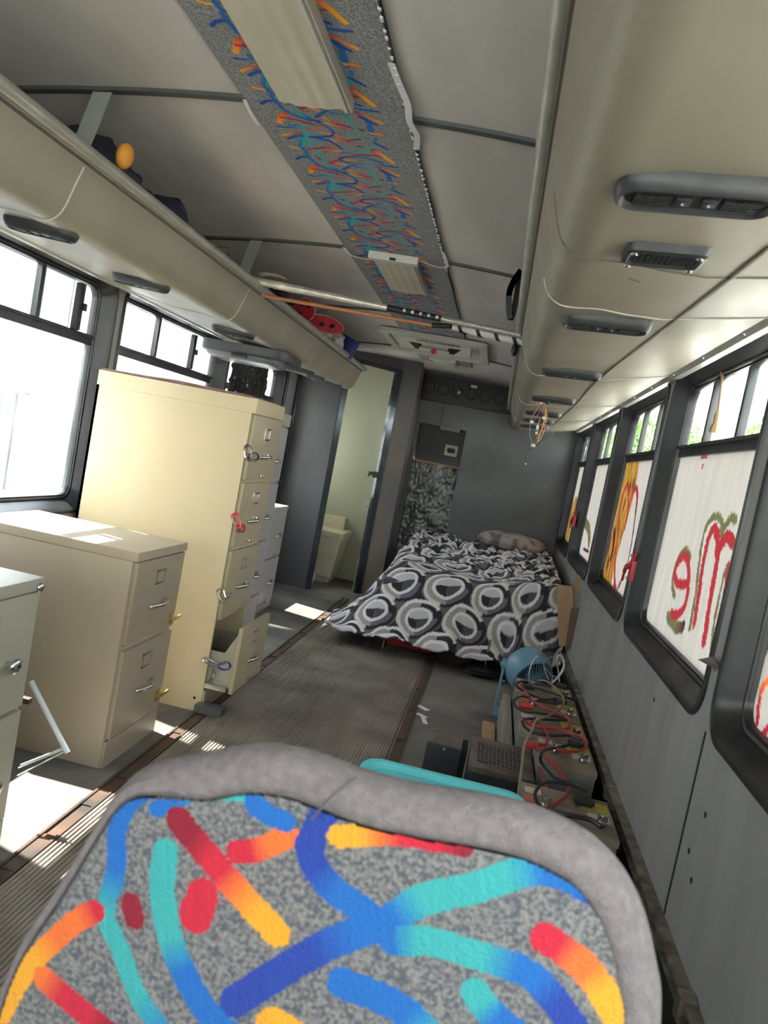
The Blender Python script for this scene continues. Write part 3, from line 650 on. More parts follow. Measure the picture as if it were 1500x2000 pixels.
zt = zc(CX1) - 0.013
obj('torn_tape', ribbon([(CX1 - .004, 1.60, zt), (CX1 + .001, 1.68, zt), (CX1 + .012, 1.76, zt - .006), (CX1 + .008, 1.84, zt - .010), (CX1 + .016, 1.92, zt - .006), (CX1 + .002, 2.02, zt)], 0.016), M_tape, cp)
q = G()
for k in range(60):
    yy = 1.2 + k * 0.034 + random.uniform(-.008, .008); q.box((CX1 - 0.002, yy, zt - 0.002), (CX1 + 0.003 + random.uniform(0, .002), yy + random.uniform(.004, .016), zt + 0.003))
e = obj('staple_marks', q, M_tape, cp); e['kind'] = 'stuff'
obj('torn_tape', ribbon([(CX1 + .004, 2.95, zt), (CX1 + .012, 3.10, zt - .008), (CX1 - .02, 3.14, zt - .01), (-0.44, 3.12, zt - .01), (-0.50, 3.10, zt)], 0.012), M_tape, cp)
obj('torn_tape', ribbon([(-0.79, 1.86, zt), (-0.795, 1.93, zt - .004), (-0.80, 2.0, zt)], 0.010), M_tape, cp)
obj('torn_tape', ribbon([(-0.795, 3.10, zt), (-0.78, 3.18, zt - .006), (-0.72, 3.20, zt - .008), (-0.68, 3.19, zt)], 0.014), M_tape, cp)
M_dif = mat('cream ribbed diffuser', (0.62, 0.58, 0.44), 0.42, var=0.08, vscale=4, trans=0.1)
M_lamp = mat('lamp housing', (0.55, 0.53, 0.46), 0.4)
def ceiling_light(x0, x1, y0, y1, label):
    zt = zc(x0) - 0.008; t = thing('ceiling_light', label, 'ceiling light', ((x0 + x1) / 2, (y0 + y1) / 2, zt - 0.03), 'unlit lights on the ceiling carpet'); w = x1 - x0
    g = G(); pr = [(x0, zt)]; n = 30
    for i in range(n + 1):
        f = i / n; pr.append((x0 + 0.004 + (w - 0.026) * f, zt - 0.024 - 0.006 * math.sin(PI * f) - 0.0011 * math.sin(f * 26)))
    pr += [(x1 - 0.018, zt)]; g.extr(pr, y0, y1); obj('diffuser', g, M_dif, t)
    g = G(); pr = [(x1 - 0.019, zt), (x1 - 0.019, zt - 0.030), (x1 - 0.010, zt - 0.030), (x1 - 0.010, zt - 0.022), (x1 - 0.003, zt - 0.022), (x1 - 0.003, zt - 0.028), (x1, zt - 0.028), (x1, zt)]
    g.extr(pr, y0 - 0.003, y1 + 0.003); obj('side_channel', g, M_lamp, t)
    return t
l1 = ceiling_light(-0.683, -0.500, 0.95, 1.80, 'large unlit cream light panel nearest on the patterned ceiling carpet')
l2 = ceiling_light(-0.680, -0.495, 3.12, 3.66, 'short unlit cream light panel midway along the patterned ceiling carpet')
g = G(); g.box((-0.69, 3.095, zc(-.6) - 0.040), (-0.485, 3.135, zc(-.6) - 0.008), 0.003); obj('end_cap', g, MATS['white plastic'], l2)
g = G(); g.box((-0.60, 3.09, zc(-.6) - 0.038), (-0.575, 3.0945, zc(-.6) - 0.028)); obj('switch', g, M_blk, l2)
l3 = ceiling_light(-0.68, -0.495, 5.85, 6.2, 'small unlit white light strip beyond the roof hatch')
g = G(); g.box((-0.69, 5.815, zc(-.6) - 0.045), (-0.485, 5.85, zc(-.6) - 0.010), 0.003); obj('end_cap', g, MATS['white plastic'], l3)
# roof hatch
M_hat = mat('hatch plastic', (0.52, 0.51, 0.44), 0.4, var=0.06, vscale=8)
ht = thing('roof_hatch', 'cream roof hatch frame with upside down lettering and a red knob', 'hatch', (-0.58, 5.2, 1.95))
HX, HY, HW, HD = -0.58, 5.25, 0.70, 0.80
g = G(); L = []
for ins, z in ((0, 1.985), (0, 1.962), (0.004, 1.958), (0.05, 1.958), (0.058, 1.968), (0.075, 2.0)): L.append([(p[0], p[1], z) for p in rrect(HX, HY, HW - 2 * ins, HD - 2 * ins, 0.035 if ins < 0.03 else 0.06)])
g.loft(L); obj('frame', g, M_hat, ht)
g = G(); g.box((HX - 0.3, HY - 0.34, 1.972), (HX + 0.3, HY + 0.34, 1.99), 0.006); obj('lid', g, M_hat, ht)
q = on((862, 668), 2, 1.966)
g = G(); yA, yB_, zA, zB = 5.03, 5.125, 1.988, 1.915
g.extr([(yA, zA), (yB_, zB), (yB_ + 0.06, zB), (yB_ + 0.14, zA)], HX - 0.24, HX + 0.24, 1, True, 0); obj('handle_housing', g, M_hat, ht, smooth=False)
def onf(t, o=0.002): return (yA + (yB_ - yA) * t - o * 0.6, zA + (zB - zA) * t - o * 0.8)
dn = Vector((0, yB_ - yA, zB - zA)).normalized(); y1, z1 = onf(0.12)
text('EMERGENCY-EXIT', 0.036, frame4((HX + 0.02, y1, z1), (-1, 0, 0), dn), M_blk, ht)
for sx in (-1, 1):
    g = G(); P = [(HX + sx * 0.09, *onf(0.52)), (HX + sx * 0.175, *onf(0.50)), (HX + sx * 0.13, *onf(0.92)), (HX + sx * 0.09, *onf(0.92))]; g.loft([P, [(p[0], p[1] + 0.004, p[2] + 0.004) for p in P]], True, True); obj('recess', g, M_blk, ht)
g = G(); y1, z1 = onf(0.75, 0.012); g.tube([(HX - 0.10, y1, z1), (HX + 0.10, y1, z1)], 0.010, 10, 1); obj('handle', g, M_lamp, ht)
g = G(); g.cyl((HX, y1, z1), (HX, y1 - 0.028, z1 - 0.012), 0.012, 12, 0.019); obj('knob', g, M_red, ht)

# ------------------------------------------------------------------ passenger seat in front
def sp_(p, y=0.6): q = on(p, 1, y); return (q[0], q[2])
left = [(0, 2060), (0, 1990), (30, 1880), (100, 1725), (160, 1625), (205, 1555), (250, 1510), (310, 1487), (400, 1466), (480, 1452), (560, 1456), (640, 1478), (720, 1508), (830, 1534), (950, 1555), (1050, 1582), (1130, 1620), (1190, 1662), (1240, 1724), (1277, 1805), (1300, 1900), (1312, 2000)]
out = [sp_(p) for p in left[3:]]; out = [(a, b - 0.007) for a, b in out]
out = [(-0.345, 0.55), (-0.350, 0.62), (-0.338, 0.70)] + out + [(0.222, 0.72), (0.226, 0.62), (0.22, 0.55)]
oc = cr(out, 8)
seat = thing('passenger_seat', 'grey passenger seat with rainbow swirl fabric filling the foreground', 'seat', (-0.06, 0.45, 0.0))
cen = np.array([-0.06, 0.62])
def inset(P, d):
    Q = []
    for i in range(len(P)):
        t = P[min(i + 1, len(P) - 1)] - P[max(i - 1, 0)]; n = np.array([t[1], -t[0]]); n /= np.linalg.norm(n) + 1e-9
        Q.append(P[i] + n * d)
    return np.array(Q)
def inset2(P, d):
    Q = inset(P, d); f = 1 - 0.62 * np.clip((-0.20 - P[:, 0]) / 0.07, 0, 1)
    return P + (Q - P) * f[:, None]
def yf(x, z):                               # front surface depth
    return 0.585 + 0.35 * (x + 0.06) ** 2 * 0.8 + 0.05 * (z - 0.75)
L = []
for d, y in ((0.040, 0.001), (0.035, -0.008), (0.026, -0.012), (0.012, -0.010), (0.004, -0.002), (0.0, 0.010), (0.003, 0.022), (0.012, 0.040), (0.026, 0.060), (0.045, 0.075), (0.06, 0.08)):
    P = inset2(oc, d); L.append([(p[0], yf(p[0], p[1]) + y + 0.012, p[1]) for p in P])
g = G(); g.loft(L, closed=False)
M_bord = mat('mauve grey fabric', (0.150, 0.130, 0.130), 0.95, var=0.16, vscale=110, bump=0.6, bscale=420)
obj('border', g, M_bord, seat)
g = G(); P1 = inset(oc, 0.058); g.loft([[(p[0], yf(p[0], p[1]) + 0.09, p[1]) for p in P1], [(cen[0], 0.73, 0.55)] * len(P1)], closed=False); obj('back_shell', g, M_grille, seat)
dd = 0.0016; ux = np.arange(-0.34, 0.216, dd); vz = np.arange(0.56, 0.955, dd)
from mathutils.geometry import intersect_point_line
IN = inset2(oc, 0.033)
pol = np.vstack([IN, [[IN[-1][0], 0.4], [IN[0][0], 0.4]]])
UU, VV = np.meshgrid(ux, vz); XYs = np.stack([UU.ravel(), VV.ravel()], 1)
inside = np.zeros(len(XYs), bool); j = len(pol) - 1
for i in range(len(pol)):
    xi, yi = pol[i]; xj, yj = pol[j]
    c = ((yi > XYs[:, 1]) != (yj > XYs[:, 1])) & (XYs[:, 0] < (xj - xi) * (XYs[:, 1] - yi) / (yj - yi + 1e-12) + xi); inside ^= c; j = i
def cA(*p): return [sp_((a * 0.50667, 1420 + b * 0.50667)) for a, b in p]
def cB(*p): return [sp_((600 + a * 0.50667, 1420 + b * 0.50667)) for a, b in p]
ss = [(cA((620, 190), (500, 290), (455, 400), (455, 550), (420, 700), (490, 850), (560, 1000), (690, 1160)), .019, 'nbbbtttb'), (cA((450, 230), (440, 310)), .022, 'nb'), (cA((610, 310), (700, 265), (800, 240), (930, 240)), .015, 'bbtt'),
      (cA((700, 350), (820, 480), (930, 600), (1085, 755)), .024, 'ddrroyy'), (cA((930, 460), (1010, 450), (1120, 400)), .020, 'rroo'), (cA((990, 280), (1050, 320), (1110, 345)), .018, 'bb'),
      (cA((650, 470), (640, 600), (670, 760), (740, 920), (830, 1050), (950, 1160)), .024, 'ttttbbbb'), (cA((520, 665), (535, 715)), .020, 'dd'), (cA((800, 625), (775, 700)), .029, 'rr'),
      (cA((375, 700), (290, 750), (180, 850), (90, 960), (10, 1100)), .020, 'rooyyy'), (cA((180, 960), (300, 1040), (450, 1140)), .022, 'orrd'), (cA((1260, 320), (1205, 450), (1280, 580), (1420, 680)), .024, 'nnnbb'),
      (cA((930, 1010), (1100, 900), (1300, 790), (1500, 720)) + cB((450, 640), (650, 600), (850, 545), (1000, 570), (1120, 640)), .026, 'nnnbbtttbbn'), (cA((1080, 1090), (1180, 1150)), .03, 'yy'),
      (cB((130, 400), (260, 395), (400, 400), (600, 440)), .019, 'yyorrd'), (cB((340, 790), (480, 795), (650, 850), (830, 920), (930, 1010), (1030, 1150)), .024, 'btttbbnn'), (cB((150, 940), (280, 990), (400, 1060), (480, 1150)), .026, 'bbbt'),
      (cB((650, 990), (700, 1060), (800, 1150)), .024, 'ttbb'), (cB((915, 800), (1010, 870), (1100, 960), (1190, 1110)), .025, 'rrooyy')]
SCc = np.zeros((len(XYs), 4)); SCc[:, :3] = 0.2
wob = 0.0016 * np.array([(noise.noise(Vector((a * 260, b * 260, 1))), noise.noise(Vector((a * 260, b * 260, 5)))) for a, b in XYs])
paint(XYs + wob, SCc, ss)
stv = 1 + 0.13 * np.array([noise.noise(Vector(((a + 0.25 * b) * 420, b * 14, 2))) for a, b in XYs]); SCc[:, :3] *= 0.60 * stv[:, None]
yv = 0.585 + 0.28 * (XYs[:, 0] + 0.06) ** 2 + 0.05 * (XYs[:, 1] - 0.75) - 0.002
nU = len(ux); 
fk = [(j * nU + i, j * nU + i + 1, (j + 1) * nU + i + 1, (j + 1) * nU + i) for j in range(len(vz) - 1) for i in range(nU - 1)]
fk = [q for q in fk if inside[q[0]] and inside[q[1]] and inside[q[2]] and inside[q[3]]]
used = np.zeros(len(XYs), bool); used[np.array(fk).ravel()] = True; rm = np.cumsum(used) - 1
g = G(); g.v = np.stack([XYs[:, 0], yv, XYs[:, 1]], 1)[used].tolist(); g.f = [tuple(int(rm[i]) for i in q) for q in fk]; g.c = SCc[used]
M_fab = mat('rainbow seat fabric', (1, 1, 1), 0.95, attr='col', speck=((0.062, 0.068, 0.082), (0.175, 0.167, 0.158), 260), bump=0.7, bscale=380)
obj('patterned_cover', g, M_fab, seat)
g = G(); g.tube([(-0.092, 0.586, 0.902), (-0.082, 0.582, 0.922), (-0.072, 0.588, 0.934), (-0.064, 0.600, 0.9385)], 0.0012, 6); obj('seam', g, mat('dark thread', (0.08, 0.07, 0.07), 0.9), seat)
g = G(); g.box((-0.32, 0.12, 0.36), (0.20, 0.62, 0.47), 0.04, seg=4); g.box((-0.33, 0.585, 0.36), (0.21, 0.68, 0.60), 0.03); obj('cushion', g, M_bord, seat)
g = G(); g.box((-0.30, 0.16, 0.32), (0.18, 0.60, 0.36), 0.01); g.box((-0.10, 0.2, 0.0), (-0.02, 0.56, 0.32), 0.01); g.box((-0.2, 0.16, 0.0), (0.08, 0.6, 0.02), 0.005); obj('pedestal', g, M_rub, seat)

# ------------------------------------------------------------------ filing cabinets
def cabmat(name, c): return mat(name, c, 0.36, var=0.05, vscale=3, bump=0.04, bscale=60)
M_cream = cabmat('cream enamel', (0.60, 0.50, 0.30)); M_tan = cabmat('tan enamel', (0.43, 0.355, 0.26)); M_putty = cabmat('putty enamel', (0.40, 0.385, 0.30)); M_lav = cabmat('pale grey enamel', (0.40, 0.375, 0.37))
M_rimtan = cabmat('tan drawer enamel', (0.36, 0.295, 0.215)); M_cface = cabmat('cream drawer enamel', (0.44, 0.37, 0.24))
M_brass = mat('brass', (0.55, 0.43, 0.16), 0.3, metal=0.8)
def drawer(t, xf, y0, y1, z0, z1, m, dy=0.0, label=True, knob=False, out=0.0, latch=True):
    g = G(); g.box((xf, y0 + 0.012, z0), (xf + 0.016 + out, y1 - 0.012, z1), 0.003) if out == 0 else g.box((xf + out, y0 + 0.008, z0), (xf + 0.018 + out, y1 - 0.008, z1), 0.003)
    d = obj('drawer', g, m, t); xo = xf + 0.016 + out; yc = (y0 + y1) / 2; h = z1 - z0
    if label:
        zl = z1 - 0.068; g = G(); w2, h2, b = 0.035, 0.026, 0.0045
        g.box((xo, yc - w2, zl + h2 - b * 1.6), (xo + 0.004, yc + w2, zl + h2), 0.001); g.box((xo, yc - w2, zl - h2), (xo + 0.004, yc + w2, zl - h2 + b * 1.6), 0.001); g.box((xo, yc - w2, zl - h2), (xo + 0.004, yc - w2 + b, zl + h2), 0.001); g.box((xo, yc + w2 - b, zl - h2), (xo + 0.004, yc + w2, zl + h2), 0.001)
        obj('label_holder', g, M_chrome, d)
    zh = z1 - 0.165
    if knob:
        g = G(); g.cyl((xo, yc + 0.09, zh), (xo + 0.018, yc + 0.09, zh), 0.009, 12); g.ball((xo + 0.024, yc + 0.09, zh), 0.020, 14, (0.55, 1, 1)); obj('knob', g, M_chrome, d)
    else:
        g = G(); g.tube([(xo, yc - 0.055, zh - 0.004), (xo + 0.012, yc - 0.052, zh), (xo + 0.026, yc - 0.02, zh + 0.002), (xo + 0.028, yc + 0.02, zh + 0.002), (xo + 0.014, yc + 0.052, zh), (xo, yc + 0.055, zh - 0.004)], 0.0065, 10)
        g.box((xo, yc + 0.04, zh - 0.005), (xo + 0.01, yc + 0.066, zh + 0.014), 0.003); obj('handle', g, M_chrome, d)
    if latch:
        g = G(); g.box((xo, yc - 0.012, z0 + 0.012), (xo + 0.012, yc + 0.012, z0 + 0.022), 0.003); g.ball((xo + 0.008, yc + 0.012, z0 + 0.02), 0.006, 8); obj('thumb_latch', g, M_chrome, d)
    return d
def cabinet(name, label, x0, xf, y0, y1, h, ds, mb, md, top=0.032, openk=None, knob=False, latch=True, labels=True):
    t = thing(name, label, 'filing cabinet', ((x0 + xf) / 2, (y0 + y1) / 2, 0))
    if openk is None:
        g = G(); g.box((x0, y0, 0), (xf, y1, h - top), 0.004); obj('body', g, mb, t)
    else:
        g = G(); zo0, zo1 = ds[openk]
        g.box((x0, y0, 0), (xf, y0 + 0.012, h - top)); g.box((x0, y1 - 0.012, 0), (xf, y1, h - top)); g.box((x0, y0, 0), (x0 + 0.012, y1, h - top)); g.box((x0, y0 + 0.01, zo1 + 0.006), (xf, y1 - 0.01, h - top)); g.box((x0, y0 + 0.01, 0), (xf, y1 - 0.01, zo0 - 0.02)); obj('body', g, mb, t)
    g = G(); g.box((x0, y0 - (0.0 if top > 0.05 else 0.002), h - top + 0.0004), (xf + 0.016, y1 + 0.002, h), 0.0015 if top > 0.05 else 0.004); obj('top', g, mb, t)
    if openk != len(ds) - 1 or True:
        g = G(); g.box((xf, y0 + 0.004, 0), (xf + 0.010, y1 - 0.004, ds[-1][0] - 0.008), 0.002); obj('plinth', g, md, t)
    R = []
    for k, (a, b) in enumerate(ds): R.append(drawer(t, xf, y0, y1, a, b, md, knob=knob, out=0.105 if openk == k else 0.0, latch=latch, label=labels))
    return t, R
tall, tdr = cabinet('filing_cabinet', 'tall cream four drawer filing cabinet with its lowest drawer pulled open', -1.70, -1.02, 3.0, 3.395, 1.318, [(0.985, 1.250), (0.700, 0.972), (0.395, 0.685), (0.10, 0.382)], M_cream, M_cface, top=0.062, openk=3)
g = G(); xo = -1.02 + 0.105
for (a, b, c) in (((-1.45, 3.03, 0.12), (xo, 3.034, 0.26), 0), ((-1.45, 3.36, 0.12), (xo, 3.364, 0.26), 0), ((-1.45, 3.03, 0.115), (xo, 3.364, 0.12), 0)): g.box(a, b)
g.add([(xo, 3.03, 0.26), (xo, 3.03, 0.36), (xo - 0.05, 3.03, 0.26), (xo, 3.034, 0.26), (xo, 3.034, 0.36), (xo - 0.05, 3.034, 0.26)], [(0, 1, 2), (5, 4, 3), (0, 3, 4, 1), (1, 4, 5, 2), (2, 5, 3, 0)])
obj('drawer_tray', g, M_putty, tdr[3])
g = G(); g.box((-1.06, 3.004, 0.105), (xo - 0.01, 3.022, 0.125)); g.tube([(-1.0, 3.012, 0.13), (-0.99, 3.012, 0.17), (-0.998, 3.012, 0.20)], 0.006); obj('drawer_slide', g, M_chrome, tdr[3])
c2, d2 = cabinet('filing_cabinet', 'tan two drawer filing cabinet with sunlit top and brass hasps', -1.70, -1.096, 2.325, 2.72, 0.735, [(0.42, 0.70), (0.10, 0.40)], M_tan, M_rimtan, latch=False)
for d_, zz in zip(d2, (0.45, 0.155)):
    g = G(); g.box((-1.08, 2.655, zz - 0.02), (-1.076, 2.69, zz + 0.022), 0.001); g.tube([(-1.076, 2.67, zz - 0.006), (-1.068, 2.70, zz), (-1.066, 2.735, zz + 0.006)], 0.0055, 8); g.cyl((-1.072, 2.66, zz + 0.002), (-1.072, 2.70, zz + 0.002), 0.006, 8); obj('hasp', g, M_brass, d_)
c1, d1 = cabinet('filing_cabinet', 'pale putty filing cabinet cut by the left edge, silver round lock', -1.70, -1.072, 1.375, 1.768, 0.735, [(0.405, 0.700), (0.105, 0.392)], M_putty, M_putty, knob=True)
g = G(); g.ball((-1.052, 1.748, 0.712), 0.013, 14, (0.6, 1, 1)); obj('lock', g, M_chrome, c1)
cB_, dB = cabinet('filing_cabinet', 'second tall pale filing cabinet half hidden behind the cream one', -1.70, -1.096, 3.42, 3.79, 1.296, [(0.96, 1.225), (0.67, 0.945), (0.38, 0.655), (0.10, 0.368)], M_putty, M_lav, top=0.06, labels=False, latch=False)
cC, dC = cabinet('filing_cabinet', 'low white grey cabinet standing farthest along the left wall', -1.70, -1.396, 4.82, 5.17, 0.715, [(0.37, 0.685), (0.05, 0.36)], M_lav, M_lav, labels=False)
g = G(); us = np.linspace(-1.70, -1.02, 20); vs = np.linspace(3.0, 3.40, 8)
P = []
g.extr([(-1.69, 1.3195), (-1.35, 1.3195), (-1.03, 1.3195), (-1.03, 1.326), (-1.2, 1.329), (-1.35, 1.333), (-1.5, 1.328), (-1.69, 1.327)], 3.0, 3.39, 1)
solo('brown_board', g, mat('maroon board', (0.17, 0.085, 0.07), 0.6, var=0.3, vscale=10), 'thin warped maroon board lying on the tall cream cabinet', 'board')
# seal marks on tall cabinet side: none. Small hole
g = G(); g.cyl((-1.05, 2.9985, 0.055), (-1.05, 3.002, 0.055), 0.006, 10); obj('hole', g, M_blk, tall)
# carabiners
def carab(name, label, pts2, m, gate=None, grp='carabiners clipped to the tall cream cabinet', r=0.0042):
    t = thing(name, label, 'carabiner', pts2[0], grp); g = G(); g.tube(pts2, r, 8, 4, True); obj('hook_body', g, m, t)
    if gate:
        g = G(); g.tube(gate, r * 1.15, 8, 1); obj('gate', g, M_chrome, t)
    return t
def cpx(lst, x): return [tuple(on(p, 0, x + (0.004 * (i % 2)))) for i, p in enumerate(lst)]
def c_(ox, oy, k, lst): return [(ox + a * k, oy + b * k) for a, b in lst]
K3 = 0.17497
def yplane(lst, y): return [tuple(on(p, 1, y)) for p in lst]
M_gun = mat('gunmetal', (0.16, 0.15, 0.14), 0.3, metal=0.8); M_olive = mat('olive anodised', (0.28, 0.28, 0.20), 0.3, metal=0.6); M_redm = mat('red anodised', (0.6, 0.05, 0.05), 0.3, metal=0.3); M_bluem = mat('blue anodised', (0.10, 0.12, 0.38), 0.3, metal=0.3)
carab('carabiner', 'gunmetal carabiner at the top drawer, hanging highest off the cream cabinet edge', yplane(c_(360, 750, K3, [(700, 680), (745, 720), (740, 830), (715, 850), (690, 825), (665, 740), (675, 700)]), 2.985), M_gun, yplane(c_(360, 750, K3, [(672, 745), (685, 822)]), 2.984))
carab('carabiner', 'gunmetal carabiner lying across the top drawer beside the handle', cpx(c_(360, 750, K3, [(715, 800), (760, 775), (800, 772), (825, 800), (815, 845), (770, 855), (730, 845)]), -0.993), M_gun, cpx(c_(360, 750, K3, [(745, 850), (812, 850)]), -0.992))
carab('carabiner', 'red carabiner hanging off the cabinet edge at the second drawer', yplane(c_(360, 750, K3, [(580, 1435), (600, 1470), (630, 1590), (605, 1605), (575, 1575), (530, 1490), (545, 1450)]), 2.985), M_redm, yplane(c_(360, 750, K3, [(536, 1500), (576, 1570)]), 2.984))
carab('carabiner', 'red carabiner with worn tip clipped below the second drawer handle', cpx(c_(360, 750, K3, [(600, 1590), (640, 1575), (670, 1590), (668, 1640), (640, 1645), (610, 1620)]), -0.993), M_redm)
K4 = 0.175; 
carab('carabiner', 'olive carabiner hanging off the cabinet edge at the third drawer', yplane(c_(360, 1080, K4, [(395, 400), (435, 405), (460, 500), (440, 545), (415, 535), (365, 430)]), 2.985), M_olive, yplane(c_(360, 1080, K4, [(435, 420), (458, 495)]), 2.984))
carab('carabiner', 'short steel carabiner link on the third drawer beside the olive one', cpx(c_(360, 1080, K4, [(455, 500), (500, 465), (540, 445), (535, 460), (490, 490)]), -0.993), M_chrome)
carab('carabiner', 'steel carabiner bridging from the cabinet side to the open drawer', [tuple(on(p, 1, 2.985)) for p in c_(360, 1080, K4, [(200, 1180), (240, 1165), (330, 1220), (390, 1245), (380, 1265), (300, 1240), (230, 1215)])], M_chrome)
carab('carabiner', 'blue and silver carabiner on the open lowest drawer', [tuple(on(p, 0, -0.8945)) for p in c_(360, 1080, K4, [(375, 1250), (430, 1225), (480, 1215), (515, 1260), (480, 1300), (400, 1290)])], M_bluem, [tuple(on(p, 0, -0.8935)) for p in c_(360, 1080, K4, [(395, 1245), (480, 1220)])])
# floor bracket at the foot of the tall cabinet
g = G(); g.box((-1.03, 2.96, 0.011), (-0.915, 2.965, 0.04)); g.box((-1.03, 2.96, 0.04), (-0.915, 3.02, 0.045)); g.box((-1.03, 3.015, 0.011), (-0.915, 3.02, 0.045)); solo('channel_bracket', g, mat('bracket steel', (0.2, 0.21, 0.215), 0.3, metal=0.7), 'short steel channel bracket on the floor at the tall cabinet foot', 'bracket', smooth=False)
# white frame rod leaning beside the putty cabinet
M_wrod = mat('white painted rod', (0.62, 0.66, 0.66), 0.4)
t = thing('folding_rod', 'thin white metal rod with wires sticking out behind the putty cabinet', 'rod', (-1.1, 1.93, 0.14))
g = G(); g.tube([on((60, 1330), 1, 1.93), on((132, 1470), 1, 1.93)], 0.008, 10, 1); obj('rod', g, M_wrod, t)
g = G()
for (a, b) in (((128, 1462), (36, 1500)), ((130, 1466), (34, 1515)), ((126, 1460), (40, 1494))): g.tube([on(a, 1, 1.93), on(b, 1, 1.90)], 0.002, 6, 1)
obj('wire', g, M_wrod, t)
g = G(); q = on((50, 1366), 1, 1.95); g.box((q[0] - .04, 1.94, q[2] - .01), (q[0] + .015, 1.96, q[2] + .006), 0.003); obj('hinge', g, mat('rust brown', (0.08, 0.05, 0.04), 0.7), t)

# ------------------------------------------------------------------ bed
bed = thing('bed', 'low dark bed frame and mattress across the rear, covered by the duvet', 'bed', (-0.08, 5.8, 0))
g = G(); g.box((-0.60, 4.86, 0.24), (0.50, 6.72, 0.42), 0.05, seg=4); obj('mattress', g, mat('dark mattress', (0.05, 0.05, 0.055), 0.9, bump=0.2), bed)
g = G(); g.box((-0.60, 4.88, 0.20), (0.50, 6.72, 0.24), 0.01); obj('frame', g, M_blk, bed)
for (x_, y_) in ((-0.50, 4.72), (0.14, 4.62), (-0.55, 6.6), (0.4, 6.6)):
    g = G(); g.cyl((x_, y_, 0), (x_, y_, 0.22), 0.007, 10); g.cyl((x_, y_, 0), (x_, y_, 0.012), 0.011, 10); g.tube([(x_, y_, 0.21), (x_, max(y_, 4.9), 0.21)], 0.007, 8, 1); obj('leg', g, M_chrome, bed)
def ss_(t): t = min(max(t, 0), 1); return t * t * (3 - 2 * t)
def N3(x, y, z): return noise.noise(Vector((x, y, z)))
def duv(x, y):
    top = 0.50 + 0.06 * ss_((y - 5.0) / 1.2) + 0.08 * ss_((x - 0.0) / 0.5) * (1 - 0.5 * ss_((y - 5.3) / 1.2))
    lx = -0.86 + 0.14 * ss_((y - 4.6) / 1.6)          # left hem
    dl = (x - lx) / (0.36 - 0.18 * ss_((y - 4.9) / 1.2)); df = (y - 4.56 - 0.03 * math.sin(x * 9)) / (0.50 - 0.26 * ss_((x + 0.1) / 0.5)); dr = (0.555 - x) / 0.06; dh = (6.78 - y) / 0.10
    f = min(1, 1) * ss_(dl ** 0.8 if dl > 0 else 0) * ss_(df ** 0.75 if df > 0 else 0)
    zmin = 0.10 + 0.05 * N3(x * 5, y * 5, 0) + 0.05 * ss_((x - 0.2) / 0.3)
    z = zmin + (top - zmin) * f * (0.55 + 0.45 * ss_(dr)) * (0.85 + 0.15 * ss_(dh))
    wr = ss_((y - 4.95 + 0.9 * max(x, -0.2)) / 0.7)
    a = N3(x * 4.5 + 0.5 * y, y * 3.2, 1.3); b = N3(x * 11 + 3, y * 9, 4.1); c = abs(N3(x * 7 - y * 3, y * 5 + x * 2, 7.7)); e_ = abs(N3(x * 16 + 9, y * 13 - x * 6, 2.2))
    z += 0.022 * a + (0.026 * b - 0.085 * c - 0.045 * e_ + 0.045) * wr + 0.006 * math.sin(x * 42 + 3 * a) * (1 - ss_(df)) 
    return z
us = np.linspace(-0.88, 0.565, 330); vs = np.linspace(4.53, 6.80, 470)
kp = [((x > -0.90 + 0.14 * ss_((y - 4.6) / 1.6) - 0.0) and not (y > 6.30 and x < -0.765) and not (y > 6.0 and x < -0.80)) for y in vs for x in us]
g = gridmesh(us, vs, lambda x, y: (x, y, duv(x, y)), keep=kp)
Vd = np.array(g.v)
# cloth coordinates: arc length so the print does not stretch on the slopes
Z = Vd[:, 2].reshape(len(vs), len(us)); du_ = us[1] - us[0]; dv_ = vs[1] - vs[0]
from_s = lambda A: A
k_ = np.ones(9) / 9
Zs = np.apply_along_axis(lambda r: np.convolve(np.pad(r, 4, 'edge'), k_, 'valid'), 1, Z); Zs = np.apply_along_axis(lambda r: np.convolve(np.pad(r, 4, 'edge'), k_, 'valid'), 0, Zs)
A = np.cumsum(np.sqrt(du_ ** 2 + np.diff(Zs, axis=1, prepend=Zs[:, :1]) ** 2), 1); B = np.cumsum(np.sqrt(dv_ ** 2 + np.diff(Zs, axis=0, prepend=Zs[:1]) ** 2), 0)
A = A - A[:, 160:161]
U = A.ravel() + 0.038 * np.array([N3(x * 5, y * 5, 11) for x, y, z in Vd]); Vv = B.ravel() + 0.038 * np.array([N3(x * 5, y * 5, 17) for x, y, z in Vd])
tx, ty = 0.285, 0.235
blk = np.array((0.010, 0.010, 0.014)); wht = np.array((0.60, 0.58, 0.57)); mau = np.array((0.27, 0.24, 0.245)); lav = np.array((0.42, 0.40, 0.42)); dgr = np.array((0.055, 0.052, 0.06)); crm = np.array((0.52, 0.48, 0.42))
best = np.full(len(Vd), 9.0); lx_ = np.zeros(len(Vd)); ly_ = np.zeros(len(Vd)); row0 = np.round(Vv / ty)
for dr0 in (-1, 0, 1):
    rw = row0 + dr0; sh = 0.5 * (rw % 2); cxx = (np.round(U / tx - sh) + sh) * tx; dx_ = U - cxx; dy_ = Vv - rw * ty; rr_ = np.hypot(dx_, dy_); k = rr_ < best
    best[k] = rr_[k]; lx_[k] = dx_[k]; ly_[k] = dy_[k]
r_ = best; Cd = np.zeros((len(Vd), 3))
sw = np.sin(2 * PI * U / tx + 1.2 * np.sin(2 * PI * Vv / (2 * ty))) + 0.6 * np.sin(2 * PI * Vv / ty)
Cd[:] = np.where((sw > 0.15)[:, None], blk, np.where((sw > -0.75)[:, None], dgr * 1.6, mau))
def put(q, c): Cd[q] = c
